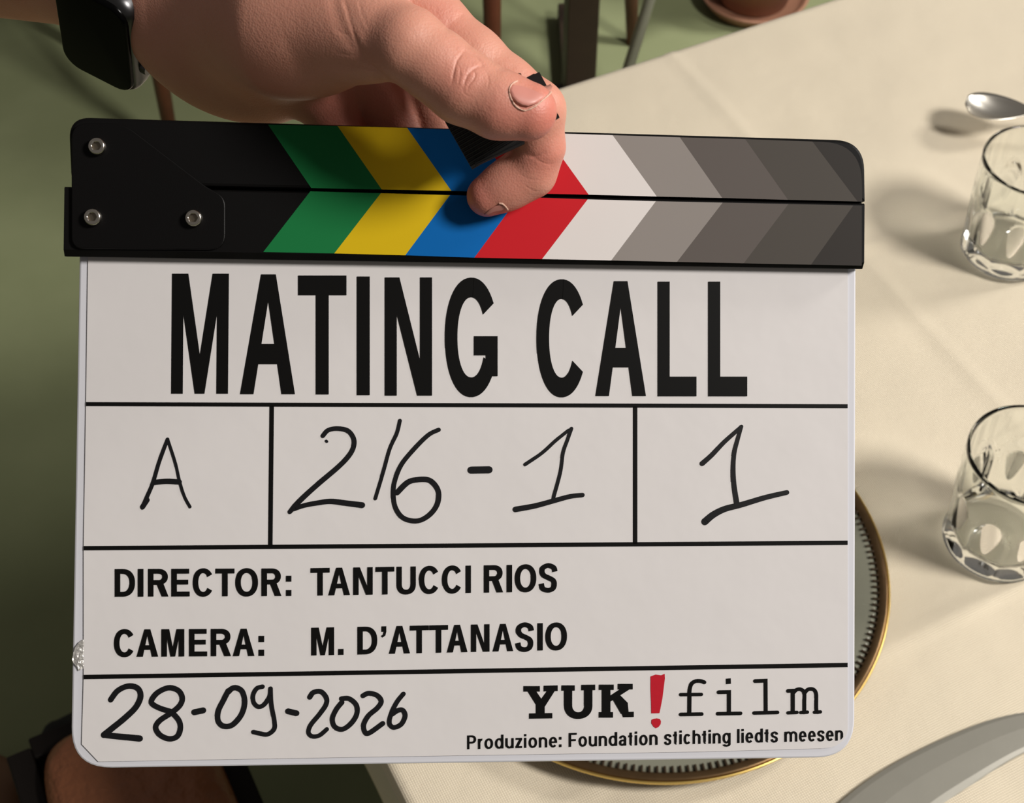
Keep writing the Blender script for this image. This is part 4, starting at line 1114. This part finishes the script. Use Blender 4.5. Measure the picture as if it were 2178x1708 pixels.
# ------------------------------------------------------------------ tumblers
def tumbler(loc, label, rz=0.0):
    NF = 9
    H_ = 0.100
    def orad(z):          # smooth outer radius
        t = z / H_
        return 0.0375 + 0.0045 * t ** 0.9 + 0.0006 * math.sin(t * math.pi)
    def scoop(z, a):      # arched flat panels pressed into the lower wall
        ph = ((a * NF / (2 * math.pi)) % 1.0) - 0.5         # -0.5..0.5 over a panel
        top = 0.066 * (1 - (abs(ph) / 0.5) ** 2.4 * 0.42)
        e = min(1, max(0, (top - z) / 0.007)) * min(1, max(0, (z - 0.003) / 0.006))
        e = e * e * (3 - 2 * e)
        R_ = orad(z); q_ = math.cos(math.pi / NF) / math.cos(ph * 2 * math.pi / NF)
        return e * (1.45 * R_ * (1 - q_) + 0.0003)
    prof = [(0.0, 0.0, 0), (0.020, 0.0, 0), (0.032, 0.0004, 0), (0.0355, 0.0020, 0)]
    for z in np.linspace(0.004, H_ - 0.002, 44): prof.append((orad(z), float(z), 1))
    prof.append((orad(H_) - 0.0004, H_ - 0.0006, 0)); prof.append((orad(H_) - 0.0011, H_, 0)); prof.append((orad(H_) - 0.0019, H_ - 0.0007, 0))
    for z in np.linspace(H_ - 0.004, 0.020, 24): prof.append((orad(z) - 0.0024 - 0.0022 * max(0, (0.065 - z) / 0.065), float(z), 2))
    prof += [(0.0300, 0.0155, 0), (0.024, 0.0135, 0), (0.012, 0.0125, 0), (0.0, 0.0122, 0)]
    n = 144; V, F = [], []
    for r, z, k in prof:
        for i in range(n):
            a = 2 * math.pi * i / n
            rr = r - (scoop(z, a) if k == 1 else 0)
            V.append((rr * math.cos(a), rr * math.sin(a), z))
    for j in range(len(prof) - 1):
        for i in range(n): F.append((j * n + i, j * n + (i + 1) % n, (j + 1) * n + (i + 1) % n, (j + 1) * n + i))
    bm = bmesh.new(); bv = [bm.verts.new(v) for v in V]
    for f in F: bm.faces.new([bv[i] for i in f])
    bmesh.ops.remove_doubles(bm, verts=bm.verts, dist=1e-6)
    o = from_bm('glass_tumbler', bm, M['glass'], None, True)
    o.location = loc; o.rotation_euler = (0, 0, rz)
    tag(o, label, 'glass', 'glass tumblers on the tablecloth')
    return o
g2 = on_plane(2117, 1150, CZ); g1 = on_plane(2139, 536, CZ)
tumbler(g2, 'nearer empty fluted glass tumbler, beside the charger plate', 0.25)
tumbler(g1, 'farther empty fluted glass tumbler, in front of the silver spoon', 0.55)

# ------------------------------------------------------------------ charger plate
pc = on_plane(1380, 1222, CZ + 0.0015)
chg = empty('charger_plate', pc, 0, 'round grey charger plate with beaded bronze rim, behind the clapperboard', 'plate')
lathe('dish', [(0.10, 0.0), (0.112, 0.0), (0.130, 0.006), (0.1540, 0.0108), (0.1550, 0.0125), (0.150, 0.0128), (0.128, 0.0098), (0.112, 0.0048), (0.10, 0.0042)], M['porcelain'], chg, 128)
lathe('rim', [(0.1535, 0.0102), (0.158, 0.0116), (0.1602, 0.0128), (0.1605, 0.0142), (0.1595, 0.0152), (0.1580, 0.0146), (0.1565, 0.0154), (0.1545, 0.0142)], M['bronze'], chg, 192, closed=True)
lathe('rim_glare', [(0.1606, 0.0118), (0.1618, 0.0124), (0.1622, 0.0136), (0.1614, 0.0146), (0.1606, 0.0142)], M['gold'], chg, 192, closed=True)['label'] = 'thin gold ring imitating reflected glare on the rim'  # ring added to imitate the golden reflection along the rim
nb = 200
bm = bmesh.new(); bmesh.ops.create_cube(bm, size=1.0); bmesh.ops.scale(bm, vec=(0.0048, 0.0015, 0.0018), verts=bm.verts)
bmesh.ops.bevel(bm, geom=bm.edges[:], offset=0.0004, segments=1, affect='EDGES')
bme = bpy.data.meshes.new('bead'); bm.to_mesh(bme); bm.free(); bme.materials.append(M['bead'])
for k in range(nb):
    a = 2 * math.pi * k / nb
    b = bpy.data.objects.new('bead', bme); COL.objects.link(b); b.parent = chg
    b.location = (0.1525 * math.cos(a), 0.1525 * math.sin(a), 0.0138); b.rotation_euler = (0, 0, a)

# ------------------------------------------------------------------ table knife (lower right)
def knife():
    U = smooth_path([(1700, 1790), (1770, 1722), (1830, 1672), (1905, 1624), (1990, 1581), (2070, 1547), (2130, 1528), (2185, 1519), (2260, 1522), (2330, 1545)], 6)
    Lw = smooth_path([(1900, 1800), (1962, 1745), (2010, 1708), (2046, 1684), (2080, 1662), (2120, 1636), (2165, 1610), (2220, 1585), (2290, 1565), (2330, 1548)], 6)
    root = empty('table_knife', on_plane(2050, 1640, CZ), 0, 'broad dull-steel table knife lying at the lower right corner of the cloth', 'knife')
    rb = root.location
    V = []; n = len(U); F = []
    for i in range(n):
        a = on_plane(U[i][0], U[i][1], CZ) - rb; b_ = on_plane(Lw[i][0], Lw[i][1], CZ) - rb
        for t, zt_, in ((0.0, 0.0012), (0.02, 0.0026), (0.10, 0.0031), (0.45, 0.0030), (0.88, 0.0020), (0.98, 0.0010), (1.0, 0.0006)):
            p = a.lerp(b_, t); V.append((p.x, p.y, zt_ + 0.0009))
        for t in (1.0, 0.5, 0.0):
            p = a.lerp(b_, t); V.append((p.x, p.y, 0.0003 + 0.0008))
    m_ = 10
    for i in range(n - 1):
        for j in range(m_): F.append((i * m_ + j, i * m_ + (j + 1) % m_, (i + 1) * m_ + (j + 1) % m_, (i + 1) * m_ + j))
    F.append(tuple(range(m_))); F.append(tuple(range((n - 1) * m_, n * m_))[::-1])
    bm = bmesh.new(); bv = [bm.verts.new(v) for v in V]
    for f in F: bm.faces.new([bv[i] for i in f])
    from_bm('blade', bm, M['blade'], root, False)
    h0 = (on_plane(1700, 1790, CZ) + on_plane(1900, 1800, CZ)) / 2 - rb
    d_ = (on_plane(1700, 1790, CZ) + on_plane(1900, 1800, CZ)) / 2 - (on_plane(1905, 1624, CZ) + on_plane(2046, 1684, CZ)) / 2
    d_.z = 0; d_.normalize()
    tube('handle', [h0 + Vector((0, 0, 0.006)) + d_ * s for s in (-0.012, 0.0, 0.03, 0.07, 0.095, 0.10)], [0.003, 0.005, 0.0055, 0.0060, 0.0055, 0.002], M['blade'], root)
knife()

# ------------------------------------------------------------------ spoon resting on a small dish (far right)
def spoon():
    tip = on_plane(2052, 222, CZ + 0.030)
    hd = Vector((0.985, -0.16, 0)).normalized()
    dc = tip + hd * 0.150; dc.z = CZ
    dish = lathe('sauce_dish', [(0.0, 0.003), (0.026, 0.003), (0.030, 0.0), (0.034, 0.0), (0.040, 0.012), (0.050, 0.026), (0.0515, 0.028), (0.0495, 0.0285), (0.038, 0.0145), (0.028, 0.0065), (0.0, 0.006)][1:-1], M['white_dish'], None, 64)
    dish.location = (dc.x, dc.y, CZ); tag(dish, 'small white sauce dish carrying the spoon at the right edge of the table', 'dish')
    root = empty('silver_spoon', (tip.x, tip.y, tip.z), 0, 'shiny silver spoon lying across the small dish, its bowl pointing left', 'spoon')
    side = Vector((-hd.y, hd.x, 0))
    V, F = [], []; nu, nv = 20, 14
    Ls = 0.058
    def wid(t): return 0.0185 * (math.sin(math.pi * min(1, t ** 0.62)) ** 0.62) if 0 < t < 1 else 0.0
    for lay in (0, 1):
        for i in range(nu + 1):
            t = i / nu
            w_ = max(0.0022 if t > .5 else 0.0, wid(t))
            for j in range(nv + 1):
                s = -1 + 2 * j / nv
                dep_ = -0.0095 * (1 - s * s) * math.sin(math.pi * t) ** 0.8
                p = hd * (t * Ls) + side * (s * w_) + Vector((0, 0, dep_ + (0.0011 if lay == 0 else 0.0)))
                V.append(p)
    w1 = nv + 1; tot = w1 * (nu + 1)
    for i in range(nu):
        for j in range(nv):
            a = i * w1 + j
            F.append((a, a + 1, a + w1 + 1, a + w1)); F.append((tot + a, tot + a + w1, tot + a + w1 + 1, tot + a + 1))
    for i in range(nu):
        for j in (0, nv):
            a = i * w1 + j; F.append((a, a + w1, tot + a + w1, tot + a))
    bm = bmesh.new(); bv = [bm.verts.new(v) for v in V]
    for f in F:
        try: bm.faces.new([bv[i] for i in f])
        except ValueError: pass
    bmesh.ops.remove_doubles(bm, verts=bm.verts, dist=1e-5)
    from_bm('bowl', bm, M['silver'], root, True)
    # handle: flat bar that dips to the dish rim and runs on past it
    V, F = [], []
    path = [(0.054, 0.0006, 0.0028), (0.062, 0.0012, 0.0024), (0.075, 0.0030, 0.0026), (0.10, 0.0030, 0.0034), (0.15, 0.0010, 0.0050), (0.185, 0.0005, 0.0070), (0.198, 0.0010, 0.0060), (0.203, 0.0012, 0.0025)]
    for s, z, hw_ in path:
        p = hd * s + Vector((0, 0, z))
        for q, zz in ((-1, 0), (1, 0), (1, 0.0020), (-1, 0.0020)): V.append(p + side * (q * hw_) + Vector((0, 0, zz)))
    for i in range(len(path) - 1):
        for j in range(4): F.append((i * 4 + j, i * 4 + (j + 1) % 4, i * 4 + 4 + (j + 1) % 4, i * 4 + 4 + j))
    F.append((0, 1, 2, 3)); b4 = 4 * (len(path) - 1); F.append((b4 + 3, b4 + 2, b4 + 1, b4))
    bm = bmesh.new(); bv = [bm.verts.new(v) for v in V]
    for f in F: bm.faces.new([bv[i] for i in f])
    bevel_mod(from_bm('handle', bm, M['silver'], root, False), 0.0006)
spoon()

# ------------------------------------------------------------------ furniture on the floor
def chair(feet, label):
    """feet: four floor points, first two on the viewer's side, in order around the seat"""
    feet = [Vector((f[0], f[1], 0)) for f in feet]
    c = sum(feet, Vector()) / 4
    root = empty('wooden_chair', c, 0, label, 'chair', 'wooden chairs on the green floor')
    SZ_ = 0.45
    tops = [c + (f - c) * 0.86 + Vector((0, 0, SZ_ - 0.02)) for f in feet]
    for f, t in zip(feet, tops):
        tube('leg', [f - c, f.lerp(t, 0.5) - c, t - c], [0.0105, 0.014, 0.0165], M['wood_red'], root)
    bm = bmesh.new()
    ctr = sum(tops, Vector()) / 4
    n = 40; rows = []
    ex_ = (tops[1] - tops[0]).normalized(); ey_ = (tops[3] - tops[0]).normalized()
    hw_ = (tops[1] - tops[0]).length / 2 + 0.03; hd_ = (tops[3] - tops[0]).length / 2 + 0.03
    for ins, z in ((0.012, -0.022), (0.0, -0.012), (0.0, 0.004), (0.010, 0.012)):
        row = []
        for k in range(n):
            a = 2 * math.pi * k / n; p = 4.0
            x = math.copysign(abs(math.cos(a)) ** (2 / p), math.cos(a)) * (hw_ - ins); y = math.copysign(abs(math.sin(a)) ** (2 / p), math.sin(a)) * (hd_ - ins)
            row.append(bm.verts.new(ctr - c + ex_ * x + ey_ * y + Vector((0, 0, z + 0.02))))
        rows.append(row)
    for j in range(3):
        for k in range(n): bm.faces.new((rows[j][k], rows[j][(k + 1) % n], rows[j + 1][(k + 1) % n], rows[j + 1][k]))
    bm.faces.new(rows[0][::-1]); bm.faces.new(rows[-1])
    from_bm('seat', bm, M['wood_red'], root)
    b0, b1 = tops[2], tops[3]
    back = (ey_ * 0.07)
    for t in (b0, b1):
        tube('back_post', [t - c, t - c + back * .5 + Vector((0, 0, 0.2)), t - c + back + Vector((0, 0, 0.42))], [0.015, 0.013, 0.011], M['wood_red'], root)
    for hgt, q in ((0.40, 1.0), (0.24, .62)):
        a = b0 - c + back * q + Vector((0, 0, hgt)); b_ = b1 - c + back * q + Vector((0, 0, hgt))
        m_ = (a + b_) / 2 + ey_ * 0.025
        tube('back_rail', [a, a.lerp(m_, .6) + ey_ * 0.006, m_, b_.lerp(m_, .6) + ey_ * 0.006, b_], [0.011, 0.013, 0.014, 0.013, 0.011], M['wood_red'], root)
    for i in range(4):
        a = feet[i].lerp(tops[i], .38) - c; b_ = feet[(i + 1) % 4].lerp(tops[(i + 1) % 4], .38) - c
        if i in (1, 3): tube('stretcher', [a, b_], [0.007, 0.007], M['wood_red'], root)
    return root
p1 = Vector((0.214, 2.19, 0)); p2 = Vector((-0.030, 1.925, 0)); pd = Vector((-0.735, 0.678, 0)) * 0.36
chair([p2, p1, p1 + pd, p2 + pd], 'red-brown wooden chair beside the dark pedestal table, its thin legs showing above the fingers')
b1 = on_plane(371, 330, 0); bd1 = Vector((0.80, 0.60, 0)) * 0.36; bd2 = Vector((-0.60, 0.80, 0)) * 0.36
chair([b1, b1 + bd1, b1 + bd1 + bd2, b1 + bd2], 'red-brown wooden chair whose single leg shows between the watch and the slate')

# dark pedestal table
pt = Vector((0.111, 2.01, 0))
ped = empty('pedestal_table', pt, 0, 'dark brown wooden pedestal table, only its square post in view past the fingertips', 'table')
post = box('post', (0, 0, 0.37), (0.050, 0.050, 0.70), M['wood_dark'], ped, math.radians(6))
for a in range(4):
    ang = math.radians(91.5 + 90 * a)
    box('foot', (0.13 * math.cos(ang), 0.13 * math.sin(ang), 0.018), (0.24, 0.045, 0.036), M['wood_dark'], ped, ang)
o = lathe('table_top', [(0.0, 0.72), (0.30, 0.72), (0.31, 0.726), (0.31, 0.738), (0.30, 0.745), (0.0, 0.745)][1:-1], M['wood_dark'], ped, 64)

# terracotta pot on its saucer
pp = on_plane(1618, 46, 0.03) + Vector((0.0, 0.100, 0))
pot = empty('plant_pot', (pp.x, pp.y, 0), 0, 'round terracotta plant pot on a reddish saucer at the top of the picture', 'pot')
lathe('saucer', [(0.075, 0.0), (0.085, 0.004), (0.096, 0.020), (0.100, 0.026), (0.096, 0.028), (0.090, 0.022), (0.082, 0.010)], M['terracotta'], pot, 64)
lathe('pot_body', [(0.058, 0.0105), (0.062, 0.013), (0.105, 0.18), (0.117, 0.18), (0.118, 0.21), (0.108, 0.21), (0.104, 0.195)], M['terracotta'], pot, 64)
lathe('soil', [(0.02, 0.188), (0.103, 0.186), (0.103, 0.19), (0.02, 0.194)], M['soil'], pot, 32)
for k in range(9):
    a = 2.4 * k; L_ = 0.20 + 0.05 * random.random(); tl = 0.35 + 0.5 * (k / 9)
    V, F = [], []
    for i in range(9):
        t = i / 8; r_ = 0.015 + L_ * math.sin(tl) * t; z_ = 0.192 + L_ * math.cos(tl) * t - 0.10 * tl * t * t
        w_ = 0.022 * math.sin(math.pi * min(0.97, 0.08 + t * 0.9)) + 0.001
        for s, dz in ((-1, 0.004), (0, 0.0), (1, 0.004)):
            V.append((r_ * math.cos(a) - s * w_ * math.sin(a), r_ * math.sin(a) + s * w_ * math.cos(a), z_ + dz))
        if i: b_ = 3 * i; F += [(b_ - 3, b_ - 2, b_ + 1, b_), (b_ - 2, b_ - 1, b_ + 2, b_ + 1)]
    lf_ = mesh('leaf', V, F, M['leaf'], pot, True)
    s_ = lf_.modifiers.new('thick', 'SOLIDIFY'); s_.thickness = 0.0012

# grey metal rack
f1 = Vector((0.170, 1.985, 0)); apx = Vector((0.46, 2.40, 0.96)); f2 = Vector((0.75, 2.82, 0)); along = Vector((0.892, 0.452, 0)) * 1.1
root = empty('metal_rack', f1, 0, 'thin grey metal rack, one slanting tube leg showing right of the dark post', 'rack')
for off in (Vector(), along):
    for f in (f1, f2): tube('leg', [f + off - f1 + Vector((0, 0, 0.0)), apx + off - f1], [0.0095, 0.0095], M['grey_metal'], root)
tube('rail', [apx - f1, apx + along - f1], [0.011, 0.011], M['grey_metal'], root)

# leather stool (bottom left), bag and shoe
def stool():
    c = on_plane(330, 1790, 0.44)
    root = empty('leather_stool', (c.x, c.y, 0), TROT, 'stool with creased brown leather seat and dark frame, below the slate at lower left', 'stool')
    bm = bmesh.new(); n = 48; rows = []
    hw_, hd_ = 0.075, 0.14
    for ins, z in ((0.0, 0.385), (0.0, 0.405), (0.003, 0.425), (0.012, 0.436), (0.03, 0.4405), (0.05, 0.4425)):
        row = []
        for k in range(n):
            a = 2 * math.pi * k / n; p = 5.0
            x = math.copysign(abs(math.cos(a)) ** (2 / p), math.cos(a)) * (hw_ - ins); y = math.copysign(abs(math.sin(a)) ** (2 / p), math.sin(a)) * (hd_ - ins)
            row.append(bm.verts.new((x, y, z)))
        rows.append(row)
    for j in range(len(rows) - 1):
        for k in range(n): bm.faces.new((rows[j][k], rows[j][(k + 1) % n], rows[j + 1][(k + 1) % n], rows[j + 1][k]))
    bm.faces.new(rows[0][::-1]); bm.faces.new(rows[-1])
    from_bm('seat', bm, M['leather'], root, True)
    for s in (-1, 1):
        box('rail', (s * 0.083, 0, 0.385), (0.022, 0.30, 0.05), M['wood_black'], root)
        box('rail', (0, s * 0.148, 0.385), (0.144, 0.022, 0.05), M['wood_black'], root)
        for t in (-1, 1): box('leg', (s * 0.083, t * 0.148, 0.18), (0.030, 0.030, 0.36), M['wood_black'], root)
stool()
def bag():
    c = on_plane(196, 1770, 0)
    root = empty('black_bag', (c.x, c.y, 0), 0.1, 'soft black fabric bag on the floor at the lower left corner', 'bag')
    bm = bmesh.new(); bmesh.ops.create_icosphere(bm, subdivisions=4, radius=1.0)
    for v in bm.verts:
        p = v.co.copy(); x, y, z = p
        f = lambda q, e: math.copysign(abs(q) ** e, q)
        v.co = Vector((f(x, .75) * 0.050, f(y, .8) * 0.10, 0.07 + f(z, .6) * 0.07))
        v.co += p * (0.006 * mnoise.noise(p * 2.3))
        if v.co.z < 0: v.co.z = 0
    from_bm('body', bm, M['black_fabric'], root, True)
    pts = [(0.045 * math.cos(t), 0.0, 0.132 + 0.03 * math.sin(t)) for t in np.linspace(0, math.pi, 12)]
    tube('handle', pts, [0.006] * 12, M['black_fabric'], root, 8)
bag()
def shoe():
    c = on_plane(-2, 1760, 0.0)
    root = empty('brown_shoe', (c.x, c.y, 0), math.radians(100), 'dark brown leather shoe, rounded toe in the lower left corner', 'shoe')
    # outline along local x (toe at +x)
    nx_, ny_ = 26, 20
    V, F = [], []
    for i in range(nx_ + 1):
        t = i / nx_; x = 0.075 - 0.28 * t
        hwid = 0.046 * (math.sin(math.pi * min(.5, (t + .0) * 2.6 + 0.02)) ** 0.6) * (1 - 0.22 * max(0, (t - .35) / .65))
        hgt = 0.052 * min(1, (t * 4 + .25) ** .6) + 0.05 * max(0, (t - .3) / .7)
        if t > .93: hwid *= math.sqrt(max(0.05, 1 - ((t - .93) / .075) ** 2))
        for j in range(ny_ + 1):
            a = math.pi * j / ny_
            V.append((x, hwid * math.cos(a), 0.014 + hgt * math.sin(a) ** 0.75))
    for i in range(nx_):
        for j in range(ny_): a = i * (ny_ + 1) + j; F.append((a, a + 1, a + ny_ + 2, a + ny_ + 1))
    F.append(tuple(range(ny_ + 1))); F.append(tuple(range(nx_ * (ny_ + 1), (nx_ + 1) * (ny_ + 1)))[::-1])
    bm = bmesh.new(); bv = [bm.verts.new(v) for v in V]
    for f in F: bm.faces.new([bv[i] for i in f])
    from_bm('upper', bm, M['shoe'], root, True)
    V2 = []; n = nx_ + 1
    left = [(V[i * (ny_ + 1)][0], V[i * (ny_ + 1)][1] + .003) for i in range(n)]; right = [(V[i * (ny_ + 1) + ny_][0], V[i * (ny_ + 1) + ny_][1] - .003) for i in range(n)]
    out = left + right[::-1]
    bm = bmesh.new(); a_ = [bm.verts.new((x, y, 0.0)) for x, y in out]; b_ = [bm.verts.new((x, y, 0.015)) for x, y in out]
    for k in range(len(out)): bm.faces.new((a_[k], a_[(k + 1) % len(out)], b_[(k + 1) % len(out)], b_[k]))
    bm.faces.new(a_[::-1]); bm.faces.new(b_)
    from_bm('sole', bm, M['black_plastic'], root)
shoe()
